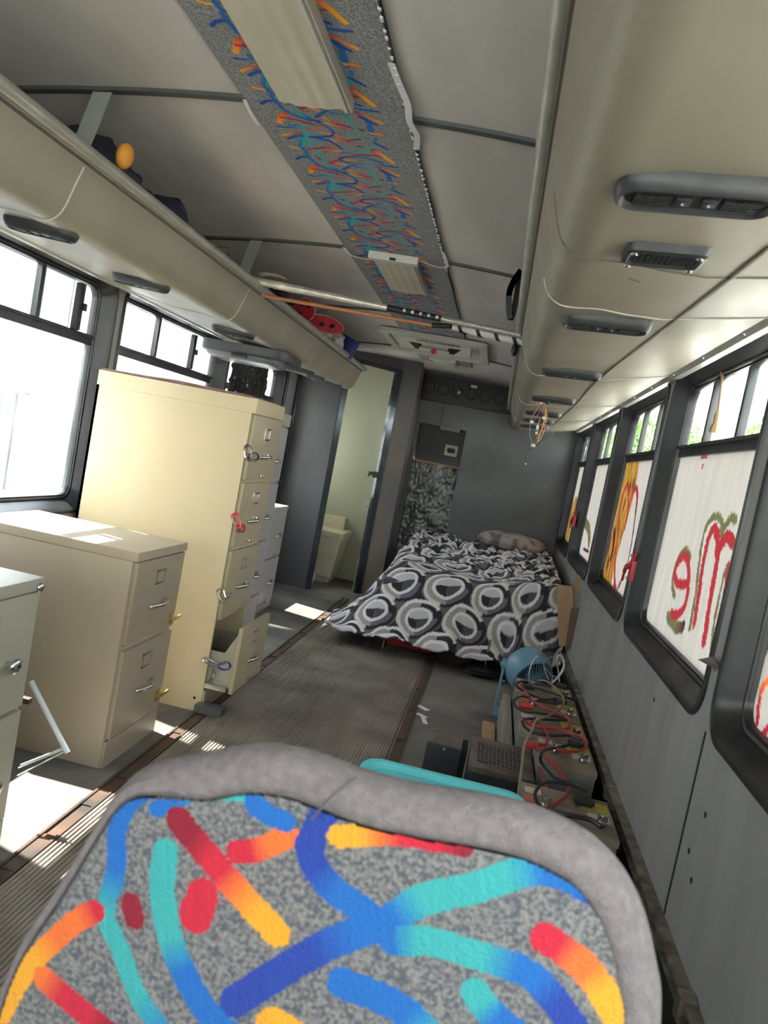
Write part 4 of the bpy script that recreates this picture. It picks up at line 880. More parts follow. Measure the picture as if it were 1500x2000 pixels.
put((r_ < 0.140) & (ly_ > 0.6 * lx_), wht); put((r_ < 0.140) & (ly_ <= 0.6 * lx_), blk); put((r_ < 0.140) & (ly_ < -0.6 * lx_) & (lx_ < -0.03), crm)
band = (r_ < 0.118) & (r_ >= 0.088); put(band & (lx_ > 0) & (ly_ > 0), blk); put(band & (lx_ > 0) & (ly_ <= 0), dgr * 2); put(band & (lx_ <= 0), mau)
put(r_ < 0.088, wht); put(r_ < 0.068, lav); put((r_ < 0.068) & (ly_ < 0.004) & (lx_ < 0), blk); put((r_ < 0.068) & (ly_ < 0.004) & (lx_ >= 0), dgr)
g.c = np.concatenate([Cd, np.ones((len(Cd), 1))], 1)
M_duv = mat('printed duvet cotton', (1, 1, 1), 0.85, attr='col', bump=0.25, bscale=90)
dv = obj('duvet', g, M_duv, None, loc=(-0.15, 5.6, 0.15)); tag(dv, 'crumpled black white and grey duvet with retro circles on the bed', 'duvet')
sol = dv.modifiers.new('thickness', 'SOLIDIFY'); sol.thickness = 0.012; sol.offset = -1
# pillow
g = G(); us = np.linspace(-1, 1, 36); vs = np.linspace(-1, 1, 26); M = Matrix.Rotation(-0.25, 3, 'Z')
def pil(u, v, s):
    e_ = (1 - abs(u) ** 3.5) * (1 - abs(v) ** 3.5); p = M @ Vector((u * 0.27 * (1 - 0.05 * v * v), v * 0.19 * (1 - 0.05 * u * u), s * 0.075 * max(e_, 0) ** 0.45 + 0.012 * N3(u * 2, v * 2, 3)))
    return (0.21 + p.x, 6.50 + p.y, 0.665 + p.z)
gridmesh(us, vs, lambda u, v: pil(u, v, 1), g); gridmesh(us, vs, lambda u, v: pil(u, v, -1), g)
C = np.zeros((len(g.v), 4)); C[:, 3] = 1
for i, p in enumerate(g.v):
    n1 = N3(p[0] * 18, p[1] * 18, 2); C[i, :3] = (0.30, 0.27, 0.24) if n1 < 0.12 else ((0.30, 0.12, 0.10) if n1 < 0.24 else (0.12, 0.10, 0.10))
g.c = C
solo('pillow', g, mat('floral pillow cotton', (1, 1, 1), 0.9, attr='col', bump=0.2, bscale=120), 'floral beige pillow at the head of the bed by the right wall', 'pillow')
# red cloth under the bed
g = G(); gridmesh(np.linspace(-0.48, -0.20, 24), np.linspace(4.74, 4.84, 8), lambda x, y: (x, y, 0.03 + 0.09 * ss_((y - 4.74) / 0.08) + 0.012 * N3(x * 30, y * 30, 1)), g)
solo('red_blanket', g, mat('red cloth', (0.42, 0.03, 0.03), 0.9), 'scrap of red blanket showing under the duvet hem', 'blanket')
# boards between bed and wall
M_wood = mat('raw pine', (0.42, 0.27, 0.15), 0.6, var=0.3, vscale=5, stretch=(1, 1, 0.25)); M_wood2 = mat('weathered plank', (0.30, 0.27, 0.22), 0.7, var=0.4, vscale=5, stretch=(3, 0.4, 1)); M_brwn = mat('brown varnished ply', (0.14, 0.085, 0.045), 0.5, var=0.2, vscale=8)
def board(name, pts, th, m, label, cat):
    g = G(); pts = [Vector(p) for p in pts]; n = (pts[1] - pts[0]).cross(pts[2] - pts[0]).normalized() * th
    g.loft([pts, [p + n for p in pts]], True, True); return solo(name, g, m, label, cat, smooth=False)
board('wood_board', [on((1088, 1142), 1, 4.50), on((1117, 1146), 1, 4.50), on((1120, 1182), 1, 4.5), on((1108, 1262), 1, 4.5), on((1092, 1262), 1, 4.5)], 0.02, M_wood, 'raw pine board standing between the bed and right wall', 'board')
board('wood_board', [on((1116, 1190), 1, 4.46), on((1136, 1186), 1, 4.46), on((1122, 1262), 1, 4.46), on((1104, 1270), 1, 4.46)], 0.018, M_brwn, 'brown stained board leaning in front of the pine board', 'board')
board('wood_offcut', [on((1127, 1122), 1, 4.62), on((1137, 1126), 1, 4.62), on((1131, 1160), 1, 4.62), on((1119, 1176), 1, 4.62), on((1120, 1150), 1, 4.62)], 0.016, M_wood, 'small pale wood offcut stuck up against the right wall', 'board')

# ------------------------------------------------------------------ batteries and gear on the right
M_bat = mat('dusty battery top', (0.25, 0.205, 0.155), 0.7, var=0.3, vscale=12); M_batg = mat('grey battery case', (0.18, 0.185, 0.175), 0.6, var=0.2, vscale=10)
M_yel = mat('yellow warning label', (0.55, 0.47, 0.06), 0.6, var=0.35, vscale=60, stretch=(1, 12, 1), mixlo=0.45, mixhi=0.55, dirt=(0.33, 0.27, 0.05)); M_lab = mat('white label', (0.55, 0.50, 0.45), 0.6); M_pk = mat('red label', (0.50, 0.12, 0.09), 0.6)
def battery(y0, y1, x0, x1, h, label):
    t = thing('car_battery', label, 'battery', ((x0 + x1) / 2, (y0 + y1) / 2, 0.03), 'dusty batteries along the right wall')
    g = G(); g.box((x0, y0, 0.032), (x1, y1, h - 0.02), 0.008); obj('case', g, M_batg, t)
    g = G(); g.box((x0 - 0.003, y0 - 0.003, h - 0.024), (x1 + 0.003, y1 + 0.003, h), 0.005); lid = obj('lid', g, M_bat, t)
    for xx, yy, m in ((x0 + 0.06, y0 + 0.10, M_chrome), (x1 - 0.045, y0 + 0.07, M_chrome)):
        g = G(); g.cyl((xx, yy, h), (xx, yy, h + 0.03), 0.006, 10); g.cyl((xx, yy, h), (xx, yy, h + 0.012), 0.016, 12)
        for s in (-1, 1): g.box((xx + s * 0.006 - 0.006, yy - 0.003, h + 0.014), (xx + s * 0.012 + 0.006, yy + 0.003, h + 0.036), 0.002)
        obj('terminal', g, m, t)
    g = G(); g.box((x1 - 0.09, y1 - 0.10, h), (x1 - 0.004, y1 - 0.03, h + 0.0012)); obj('warning_label', g, M_yel, t)
    g = G(); g.box((x1 - 0.075, y1 - 0.165, h), (x1 - 0.01, y1 - 0.115, h + 0.0012)); obj('paper_label', g, M_lab, t)
    g = G(); g.box((x0 + 0.004, y1 - 0.14, h), (x0 + 0.045, y1 - 0.09, h + 0.0012)); obj('red_label', g, M_pk, t)
    g = G(); g.box((x0 + 0.008, y1 - 0.075, h), (x0 + 0.06, y1 - 0.03, h + 0.0012)); obj('paper_label', g, M_lab, t)
BT = [(3.50, 3.755), (3.235, 3.49), (2.97, 3.225), (2.70, 2.96), (2.20, 2.46)]
for k, (a, b) in enumerate(BT):
    battery(a, b, 0.272 + (0.0, -0.0, 0.0, 0.058, -0.01)[k], 0.532, 0.25, ['dusty battery at the far end, touching the blue fan', 'dusty battery second from the blue fan, under the red terminal clamp', 'dusty battery third from the blue fan', 'dusty battery beside the grilled black heater', 'nearest dusty battery, just beyond the seat top'][k])
def cable(label, pts, m, r=0.0055, grp=None, z=0.27):
    P = []
    for i, p in enumerate(pts):
        if len(p) == 2: P.append(tuple(on(p, 2, z)))
        else: P.append(tuple(on(p[:2], 2, p[2])))
    g = G(); g.tube(P, r, 8, 5); return solo('cable', g, m, label, 'cable', grp)
K7 = 1 / 6.0
def c9(*p): return [(970 + q[0] * K7, 1260 + q[1] * K7, *q[2:]) for q in p]
M_bc = mat('black cable', (0.022, 0.022, 0.024), 0.45); M_rc = mat('red cable', (0.36, 0.03, 0.03), 0.45); M_tc = mat('brown flex', (0.26, 0.20, 0.13), 0.55); M_wc = mat('white flex', (0.62, 0.62, 0.60), 0.5)
cable('black battery cable looping over the farthest battery, widest loop', c9((640, 490), (400, 440), (280, 425, .29), (230, 470, .28), (300, 530), (420, 590), (560, 640), (700, 625)), M_bc)
cable('short black battery cable running to the far right terminal', c9((340, 460), (520, 520), (740, 590), (900, 640, .26), (900, 700, .2)), M_bc, 0.005)
cable('black battery cable looping out past the red clamp battery', c9((720, 690), (480, 650), (300, 600), (210, 640, .28), (215, 710, .27), (320, 770), (520, 800), (780, 850)), M_bc)
cable('black battery cable crossing the third battery from the fan', c9((820, 880), (560, 870), (370, 860), (305, 890, .28), (330, 960), (440, 1030), (640, 1060), (850, 1060), (980, 1120)), M_bc)
cable('black battery cable arching from the fourth battery toward the nearest one', c9((960, 1150), (700, 1200), (560, 1230, .30), (520, 1300, .30)) + [(1058, 1490, .26), (1085, 1520, .25), (1120, 1530, .27), (1145, 1545, .29)], M_bc)
cable('black battery cable looped over the nearest battery top', [(1145, 1545, .29), (1110, 1532, .30), (1065, 1528, .31), (1045, 1550, .30), (1055, 1575, .28), (1070, 1580, .27)], M_bc)
cable('twin black battery cables running right across the nearest battery', [(1075, 1585, .27), (1110, 1592, .275), (1150, 1600, .27), (1175, 1615, .27)], M_bc, 0.008)
cable('short red cable between the two farthest batteries', c9((290, 470), (320, 530), (370, 590, .29), (400, 640)), M_rc)
cable('red battery cable sweeping from the red clamp to the right and back', c9((430, 660), (560, 730), (740, 800), (850, 870), (860, 930), (800, 990), (600, 960), (430, 940), (350, 900)), M_rc, 0.0065)
cable('red battery cable running diagonally past the third battery', c9((350, 910), (480, 960), (700, 980), (900, 1040), (1020, 1090), (1060, 1150), (1000, 1230), (860, 1250), (700, 1220)), M_rc)
cable('red cable bent in a hook on the third battery lid', c9((540, 970), (590, 1030), (590, 1150), (540, 1170), (430, 1160)), M_rc)
cable('red battery cable dropping from the fourth battery to the nearest one', c9((470, 1200), (560, 1290)) + [(1080, 1490, .27), (1110, 1530, .24), (1105, 1555, .27), (1075, 1575, .28)], M_rc)
cable('brown extension flex winding over all the battery tops', c9((150, 680, .05), (60, 670, .02), (30, 640, .02), (80, 605, .03)), M_tc, 0.0045)
cable('brown flex snaking down the batteries past the grilled heater', c9((480, 410, .26), (600, 430, .28), (730, 540, .29), (790, 650, .29), (740, 740, .30), (600, 830, .30), (460, 890, .31), (420, 990, .30), (350, 1110, .29), (315, 1230, .28)) + [(1020, 1490, .25), (1015, 1530, .22), (1012, 1560, .2)], M_tc, 0.005)
cable('white flex standing in a tall loop at the far wall corner', c9((640, 450, .27), (740, 350, .33), (790, 220, .38), (750, 120, .42), (710, 160, .40), (720, 300, .32), (735, 430, .26)), M_wc, 0.0048)
cable('thin grey wire ring hanging behind the farthest battery', c9((620, 430, .27), (560, 280, .32), (560, 190, .36), (640, 140, .38), (740, 160, .38), (800, 260, .33), (740, 350, .30), (660, 360, .30), (570, 270, .33), (545, 200, .35)), mat('grey flex', (0.30, 0.29, 0.27), 0.5), 0.0028)
cable('thin pale wire arching over the blue fan', c9((380, 400, .27), (385, 300, .33), (430, 180, .38), (490, 125, .40)), M_wc, 0.0026)
cable('red wire hanging between heater and nearest battery', [(1052, 1500, .24), (1065, 1530, .22), (1072, 1560, .25), (1068, 1580, .26)], M_rc, 0.004)
# clamps
def clamp(p, m, label, z=0.268):
    q = on(p, 2, z); g = G(); g.box((q[0] - 0.028, q[1] - 0.018, 0.2525), (q[0] + 0.022, q[1] + 0.018, 0.272), 0.006); g.cyl((q[0] - .03, q[1], .262), (q[0] + .03, q[1], .262), 0.009, 10); solo('battery_clamp', g, m, label, 'clamp')
clamp((1029, 1376), M_redm, 'bright red terminal clamp on the second battery'); clamp((1040, 1452), M_redm, 'dull red terminal clamp under a wing nut by the heater')
clamp((1032, 1338), M_rub, 'black terminal clamp on the farthest battery, left end'); clamp((1096, 1337), M_rub, 'black terminal clamp at the far wall end'); clamp((1095, 1367), M_rub, 'black terminal clamp on the second battery, wall side'); clamp((1125, 1450), M_rub, 'black terminal clamp on the fourth battery, wall side'); clamp((1143, 1562), M_rub, 'black terminal clamp on the nearest battery')
# boards under the batteries
def plank(x0, x1, y0, y1, z0, z1, m, label):
    g = G(); g.box((x0, y0, z0), (x1, y1, z1), 0.004); solo('plank', g, m, label, 'plank')
plank(0.225, 0.262, 2.95, 3.76, 0.0, 0.16, M_wood2, 'weathered grey plank standing on edge beside the batteries')
plank(0.155, 0.215, 2.96, 3.70, 0.0, 0.022, M_wood, 'pale pine plank flat on the floor beside the grey plank')
plank(0.20, 0.55, 3.05, 3.12, 0.0, 0.03, M_wood2, 'short grey bearer under the batteries, mostly hidden')
# blue desk fan, seen from behind
M_fb = mat('blue fan plastic', (0.13, 0.27, 0.36), 0.38)
fan = thing('desk_fan', 'small blue desk fan on the floor beyond the batteries', 'fan', (0.30, 3.98, 0.0))
fc = Vector((0.335, 3.93, 0.255)); ax_ = Vector((0.45, -0.75, -0.38)).normalized(); e1 = ax_.orthogonal().normalized(); e2 = ax_.cross(e1)
g = G(); L = []
for d, r in ((-0.075, 0.085), (-0.06, 0.105), (-0.02, 0.118), (0.03, 0.118), (0.06, 0.108), (0.062, 0.100), (0.03, 0.108)): L.append([tuple(fc + ax_ * d + (e1 * math.cos(a) + e2 * math.sin(a)) * r) for a in np.linspace(0, 2 * PI, 37)[:-1]])
g.loft(L, True, False); obj('housing', g, M_fb, fan)
g = G()
for a in np.linspace(0, 2 * PI, 41)[:-1]:
    u = e1 * math.cos(a) + e2 * math.sin(a); g.tube([tuple(fc + ax_ * 0.058 + u * 0.104), tuple(fc + ax_ * 0.075 + u * 0.06), tuple(fc + ax_ * 0.078 + u * 0.03)], 0.0022, 5, 1)
obj('rear_grille', g, M_fb, fan)
g = G(); g.cyl(fc + ax_ * 0.04, fc + ax_ * 0.09, 0.034, 20, 0.030); g.cyl(fc + ax_ * 0.09, fc + ax_ * 0.096, 0.012, 12); obj('motor_cap', g, M_fb, fan)
g = G(); g.cyl(fc + ax_ * 0.02, fc + ax_ * 0.035, 0.098, 24); obj('dark_interior', g, M_blk, fan)
g = G(); a0 = fc - Vector((0.118, 0.01, 0)); 
g.box((0.205, 3.895, 0.02), (0.217, 3.945, 0.26), 0.006); g.cyl((0.200, 3.92, 0.262), (0.23, 3.92, 0.262), 0.030, 20); g.box((0.452, 3.895, 0.02), (0.464, 3.945, 0.26), 0.006); g.box((0.205, 3.87, 0.0), (0.464, 3.98, 0.022), 0.008); obj('stand', g, M_fb, fan)
g = G(); g.ball((0.199, 3.915, 0.262), 0.014, 12, (0.6, 1, 1)); obj('pivot_knob', g, M_fb, fan)
# black boxes
M_dust = mat('dusty black enamel', (0.026, 0.028, 0.034), 0.4, var=0.2, vscale=12); M_dusty = mat('dust on black', (0.115, 0.098, 0.08), 0.8, var=0.35, vscale=14)
bx = thing('black_box', 'plain dusty black metal box on the floor left of the heater', 'box', (0.0, 2.83, 0))
g = G(); g.box((-0.066, 2.75, 0.0), (0.062, 2.91, 0.196), 0.004); obj('body', g, M_dust, bx)
g = G(); g.extr([(2.752, 0.1965), (2.752, 0.204), (2.85, 0.215), (2.93, 0.204), (2.93, 0.1965)], -0.064, 0.060, 1, True, 0); obj('cover', g, M_dusty, bx)
g = G(); g.ball((0.0, 2.748, 0.187), 0.005, 8); obj('screw', g, M_brass, bx)
g = G()
for k in range(5): g.box((0.064, 2.80 + k * 0.022, 0.05 + 0.01 * k), (0.085, 2.806 + k * 0.022, 0.19), 0.002)
obj('fins', g, M_dust, bx)
hb = thing('heater_unit', 'black heater unit with a square grid grille on top', 'heater', (0.21, 2.78, 0))
g = G(); g.box((0.094, 2.62, 0.0), (0.318, 2.925, 0.182), 0.005); obj('body', g, M_dust, hb)
g = G(); zt2 = 0.2
for (a, b) in (((0.092, 2.617, 0.18), (0.32, 2.665, zt2)), ((0.092, 2.89, 0.18), (0.32, 2.928, zt2)), ((0.092, 2.66, 0.18), (0.122, 2.895, zt2)), ((0.285, 2.66, 0.18), (0.32, 2.895, zt2))): g.box(a, b, 0.002)
obj('top_frame', g, M_dusty, hb)
g = G()
for k in range(11): xx = 0.122 + 0.0148 * (k + 0.6); g.box((xx - 0.0011, 2.66, 0.197), (xx + 0.0011, 2.895, 0.199))
for k in range(10): yy = 2.665 + 0.0235 * (k + 0.5); g.box((0.12, yy - 0.0014, 0.197), (0.287, yy + 0.0014, 0.199))
obj('grille', g, mat('grille wire dust', (0.17, 0.155, 0.13), 0.6), hb)
g = G(); g.box((0.12, 2.66, 0.183), (0.287, 2.895, 0.185)); obj('grille_well', g, M_blk, hb)
g = G(); g.box((0.325, 2.50, 0.10), (0.44, 2.66, 0.17), 0.006); g.box((0.40, 2.52, 0.17), (0.45, 2.57, 0.20), 0.004); solo('junction_box', g, M_rub, 'small black connector box wedged before the fourth battery', 'box')
# turquoise storage bin
M_tq = mat('turquoise plastic', (0.16, 0.72, 0.78), 0.35, trans=0.25)
bn = thing('storage_bin', 'turquoise plastic storage bin lid showing just over the seat', 'storage bin', (0.01, 1.9, 0))
cx, cy, w, d = 0.015, 1.885, 0.465, 0.50
def rr3(i, z, r=0.06): return [(p[0], p[1], z) for p in rrect(cx, cy, w - 2 * i, d - 2 * i, max(r - i * 0.4, 0.02))]
g = G(); g.loft([rr3(0.05, 0.0), rr3(0.025, 0.30), rr3(0.02, 0.32)], True, True); obj('tub', g, M_tq, bn)
g = G(); g.loft([rr3(0.004, 0.315), rr3(0.0, 0.318), rr3(0.0, 0.338), rr3(0.006, 0.345), rr3(0.022, 0.345), rr3(0.032, 0.330), rr3(0.060, 0.328), rr3(0.070, 0.340), rr3(0.085, 0.342)], False, True); obj('lid', g, M_tq, bn)

# ------------------------------------------------------------------ things on the racks
M_foilp = mat('silver foil wrap', (0.68, 0.65, 0.55), 0.35, metal=0.5, var=0.2, vscale=20, bump=0.5, bscale=60)
rd = thing('wrapped_pole', 'silver wrapped pole lying across both racks', 'pole', (-0.6, 3.16, 1.80))
def lerp(a, b, t): return tuple(a[i] + (b[i] - a[i]) * t for i in range(3))
pa = on((498, 548), 1, 3.12); pb = on((1004, 651), 1, 3.17); pa = tuple(pa); pb = tuple((pb[0] + 0.04, pb[1], pb[2] - 0.004))
pa2 = (pa[0] - 0.1, pa[1], pa[2] + 0.01)
g = G(); g.tube([lerp(pa, pb, t) if t >= 0 else pa2 for t in (-1, 0, 0.1, 0.25, 0.4, 0.52)], [0.014, 0.016, 0.017, 0.015, 0.013, 0.012], 10, 3); obj('wrapping', g, M_foilp, rd)
g = G(); g.tube([lerp(pa, pb, t) for t in (0.50, 0.545)] + [lerp(pa, pb, 0.70)], 0.0135, 10, 1); sl = obj('black_sleeve', g, M_blk, rd)
g = G()
for k in range(5): c = lerp(pa, pb, 0.565 + k * 0.03); g.ball((c[0], c[1] - 0.012, c[2] + 0.001), 0.0075, 6)
obj('white_star', g, M_tape, sl)
g = G(); g.tube([lerp(pa, pb, 0.695), lerp(pa, pb, 1.0)], 0.0125, 12, 1); obj('pole', g, mat('speckled silver', (0.42, 0.42, 0.37), 0.4, metal=0.4, var=0.3, vscale=90), rd)
g = G(); c = on((532, 545), 1, 3.12)
gridmesh(np.linspace(-0.06, 0.06, 14), np.linspace(-0.03, 0.03, 8), lambda u, v: (c[0] + u, c[1] + v, c[2] + 0.008 + 0.010 * (1 - (u / 0.06) ** 2) + 0.008 * N3(u * 60, v * 60, 1)), g); obj('clear_wrap', g, M_foilp, rd)
hs = thing('hockey_stick', 'orange wooden stick with black and white spiral taped grip across the racks', 'stick', (-0.55, 3.2, 1.75))
ha = on((540, 582), 1, 3.22); hb_ = on((1006, 664), 1, 3.24)
ha = tuple(ha); hb_ = tuple(hb_); h0 = lerp(ha, hb_, -0.12)
g = G(); g.tube([h0, lerp(ha, hb_, 0.665)], 0.008, 10, 1); obj('shaft', g, mat('orange wood', (0.46, 0.19, 0.07), 0.4), hs)
p1 = on((852, 631), 1, 3.23); p2 = on((884, 637), 1, 3.23)
g = G(); g.tube([lerp(ha, hb_, 0.66), tuple(p2)], 0.0105, 10, 1); obj('collar', g, M_blk, hs)
q1 = Vector(tuple(p2)); q2 = Vector(on((1003, 658), 1, 3.24)) + Vector((0.05, 0.0, -0.01)); 
g = G(); g.tube([q1, q1.lerp(q2, 0.3), q1.lerp(q2, 0.7), q2], [0.016, 0.020, 0.021, 0.019], 12, 3); gp = obj('grip', g, mat('white tape', (0.66, 0.65, 0.62), 0.6), hs)
g = G(); T = (q2 - q1); tl = T.length; T.normalize(); E1 = T.orthogonal().normalized(); E2 = T.cross(E1); L = []
for k in range(121):
    t = k / 120; a = t * 2 * PI * 4; c = q1 + T * (tl * t); rr = 0.0205
    L.append([tuple(c + T * o_ + (E1 * math.cos(a) + E2 * math.sin(a)) * r2) for o_, r2 in ((-0.008, rr), (0.008, rr), (0.008, rr + 0.0015), (-0.008, rr + 0.0015))])
g.loft(L, True, True); obj('spiral_tape', g, M_blk, gp)
# black straps on the right rack rail
def strap(label, pts):
    P = [tuple(q) for q in pts]; g = G(); g.add([], []); g2 = ribbon(P, 0.022, up=(0, 1, 0)); solo('strap', g2, M_blk, label, 'strap')
y_ = 2.72
strap('black webbing strap looped over the right rack rail', [on(p, 1, yy) for p, yy in (((1018, 528), 2.9), ((1003, 550), 2.9), ((994, 578), 2.9), ((996, 622), 2.9), ((1005, 600), 2.92), ((1012, 560), 2.94), ((1017, 530), 2.95))])
g = G(); c = on((1001, 682), 1, 3.4); g.ball((c[0] + 0.01, c[1], c[2]), 0.03, 12, (0.5, 1.2, 1)); solo('black_bundle', g, M_rub, 'small black bundle poking out at the right rail beyond the poles', 'bundle')
# red spotted discs
def disc(label, c, nrm, rx, ry, rot=0, spots=()):
    n = Vector(nrm).normalized(); a = n.orthogonal().normalized(); b = n.cross(a); a, b = a * math.cos(rot) + b * math.sin(rot), b * math.cos(rot) - a * math.sin(rot)
    t = thing('spotted_paddle', label, 'paddle', tuple(c), 'red spotted paddles on the left rack'); c = Vector(c)
    g = G(); L = []
    for (k, h) in ((0.0001, 0.003), (0.96, 0.003), (1, 0.0), (0.96, -0.003), (0.0001, -0.003)): L.append([tuple(c + a * (rx * k * math.cos(q)) + b * (ry * k * math.sin(q)) + n * h) for q in np.linspace(0, 2 * PI, 33)[:-1]])
    g.loft(L); bl = obj('blade', g, MATS['red plastic'], t)
    g = G(); g.tube([tuple(c + a * (rx * 0.99 * math.cos(q)) + b * (ry * 0.99 * math.sin(q))) for q in np.linspace(0, 2 * PI, 33)[:-1]], 0.003, 6, 1, True); obj('rim', g, mat('pink rim', (0.62, 0.28, 0.28), 0.5), t)
    for (sx, sy) in spots:
        p = c + a * sx * rx + b * sy * ry; g = G(); g.cyl(p - n * 0.0045, p + n * 0.0045, rx * 0.14, 14); obj('spot', g, M_blk, t)
dirc = Vector(ray((597, 607))).normalized()
disc('upright round red paddle with black spots on the left rack', on((595, 606), 1, 4.05), (-0.1, -1, -0.25), 0.062, 0.058, 0.2, ((0.4, -0.1), (-0.5, 0.1), (-0.2, -0.5)))
disc('flat oval red paddle with black spots beside the round one', on((637, 633), 1, 4.25), (0.50, -0.60, -0.72), 0.118, 0.05, 0.0, ((0.2, 0.2), (-0.3, -0.1)))
for o in bpy.data.objects:
    pass
M_wbag = mat('crumpled white paper', (0.58, 0.57, 0.53), 0.8)
def lump(name, label, cat, c, s, m, n=14, amp=0.25, fq=2.5, seed=0):
    g = G(); g.ball((0, 0, 0), 1.0, n); v = []
    for p in g.v:
        P = Vector(p); k = 1 + amp * noise.noise(P * fq + Vector((seed, 0, 0))) + amp * 0.5 * noise.noise(P * fq * 2.6 + Vector((seed, 3, 0))); v.append((c[0] + P.x * k * s[0], c[1] + P.y * k * s[1], c[2] + P.z * k * s[2]))
    g.v = v; return solo(name, g, m, label, cat)
lump('paper_bag', 'crumpled white paper bundle behind the left rail, nearer one', 'bag', on((632, 648), 1, 4.45), (0.05, 0.05, 0.035), M_wbag, seed=2, amp=0.4)
lump('paper_bag', 'crumpled white paper bundle against the blue carton', 'bag', on((655, 666), 1, 4.75), (0.055, 0.06, 0.05), M_wbag, seed=5, amp=0.5)
bc = thing('blue_carton', 'small dark blue carton with white flecks on the left rack end', 'carton', tuple(on((680, 688), 1, 5.05)))
c = on((680, 676), 1, 5.05); g = G(); g.box((c[0] - 0.055, c[1] - 0.04, c[2] - 0.07), (c[0] + 0.05, c[1] + 0.04, c[2] + 0.055), 0.003, Matrix.Rotation(0.35, 3, 'Y')); obj('box', g, mat('blue carton', (0.02, 0.04, 0.22), 0.4), bc)
g = G(); g.box((c[0] - 0.06, c[1] - 0.043, c[2] - 0.055), (c[0] - 0.025, c[1] - 0.0405, c[2] - 0.01), 0, Matrix.Rotation(0.35, 3, 'Y')); obj('print', g, M_tape, bc)
lump('dark_fabric', 'dark crumpled fabric behind the rail next to the red paddles', 'fabric', on((541, 576), 1, 3.62), (0.05, 0.05, 0.03), mat('dark maroon fabric', (0.04, 0.02, 0.02), 0.9), seed=9, amp=0.5)
# jacket
jk = thing('jacket', 'navy jacket with orange lining bunched on the left rack', 'jacket', (-1.27, 2.2, 1.76))
M_navy = mat('navy nylon', (0.014, 0.02, 0.045), 0.6, bump=0.4, bscale=25); M_oran = mat('orange lining', (0.75, 0.33, 0.04), 0.6)
def wr_tube(P, R, n=24, amp=0.2, sd=0):
    g = G(); g.tube(P, R, n, 6); v = []
    for p in g.v: k = 0.014 * noise.noise(Vector(p) * 22 + Vector((sd, 0, 0))) + 0.008 * noise.noise(Vector(p) * 50); v.append((p[0] + k, p[1] + k * 0.6, p[2] + k))
    g.v = v; return g
obj('sleeve', wr_tube([(-1.27, 1.86, 1.83), (-1.27, 2.0, 1.855), (-1.25, 2.18, 1.83), (-1.25, 2.34, 1.82), (-1.25, 2.50, 1.835), (-1.27, 2.60, 1.79)], [0.02, 0.05, 0.06, 0.05, 0.035, 0.04, 0.055, 0.062, 0.05, 0.03]), M_navy, jk)
q = on((242, 305), 1, 1.97); g = G(); g.ball((0, 0, 0), 1, 16); g.v = [(q[0] + 0.003 + p[0] * 0.021, q[1] + p[1] * 0.03, q[2] + p[2] * 0.033 + 0.006 * p[0]) for p in g.v]; obj('lining', g, M_oran, jk)
obj('hood', wr_tube([(-1.29, 1.93, 1.85), (-1.285, 2.0, 1.872), (-1.26, 2.06, 1.86), (-1.245, 2.12, 1.845)], [0.03, 0.045, 0.045, 0.03], sd=4), M_navy, jk)
# clip frame behind the left rail
g = G(); q = on((435, 490), 1, 2.95); g.tube([(q[0] + a, q[1], q[2] + b) for a, b in ((-.03, .012), (.02, .015), (.025, -.02), (-.03, -.02))], 0.003, 6, 1, True); solo('metal_clip', g, M_chrome, 'small wire clip standing behind the left rail before the second strut', 'clip')

# hanging wires
hw = thing('wire_bundle', 'bunch of coloured wires and plugs hanging from the right rack', 'wires', (0.14, 3.9, 1.3))
yw = 4.05
def c6(*p): return [(800 + a * 0.26667, 550 + b * 0.26667) for a, b in p]
def wpath(lst, dy=0): return [tuple(on(p, 1, yw + dy + 0.01 * math.sin(i * 2))) for i, p in enumerate(lst)]
cols = {'y': (0.7, 0.42, 0.05), 'r': (0.5, 0.04, 0.04), 'w': (0.6, 0.58, 0.52), 'g': (0.12, 0.22, 0.15), 'k': (0.03, 0.03, 0.03), 'o': (0.6, 0.15, 0.06), 'e': (0.25, 0.25, 0.24)}
wires = [(((985, 850), (995, 960), (970, 1080), (935, 1180)), 'y'), (((980, 860), (985, 980), (960, 1100), (925, 1190)), 'o'), (((975, 860), (955, 950), (920, 1000), (900, 1040)), 'r'), (((985, 870), (1005, 1000), (985, 1100), (940, 1190)), 'r'), (((990, 860), (1010, 980), (1040, 1050), (1050, 1120), (1010, 1170), (960, 1180)), 'g'),
         (((970, 870), (930, 940), (890, 1010), (880, 1120), (900, 1180)), 'e'), (((985, 860), (990, 1000), (1000, 1080), (950, 1180), (880, 1230), (850, 1260), (850, 1330)), 'k'), (((980, 850), (975, 950), (940, 1050), (930, 1110)), 'w'), (((985, 850), (1000, 940), (980, 1060), (930, 1150)), 'y'), (((975, 870), (970, 960), (950, 1060)), 'k'), (((985, 870), (1000, 1010), (975, 1120), (945, 1170)), 'w')]
for i, (pts, c) in enumerate(wires):
    g = G(); g.tube(wpath(c6(*pts), 0.008 * (i % 4 - 1.5)), 0.0018 if c != 'k' else 0.0024, 6, 5); obj('wire', g, mat('wire ' + c, cols[c], 0.5), hw)
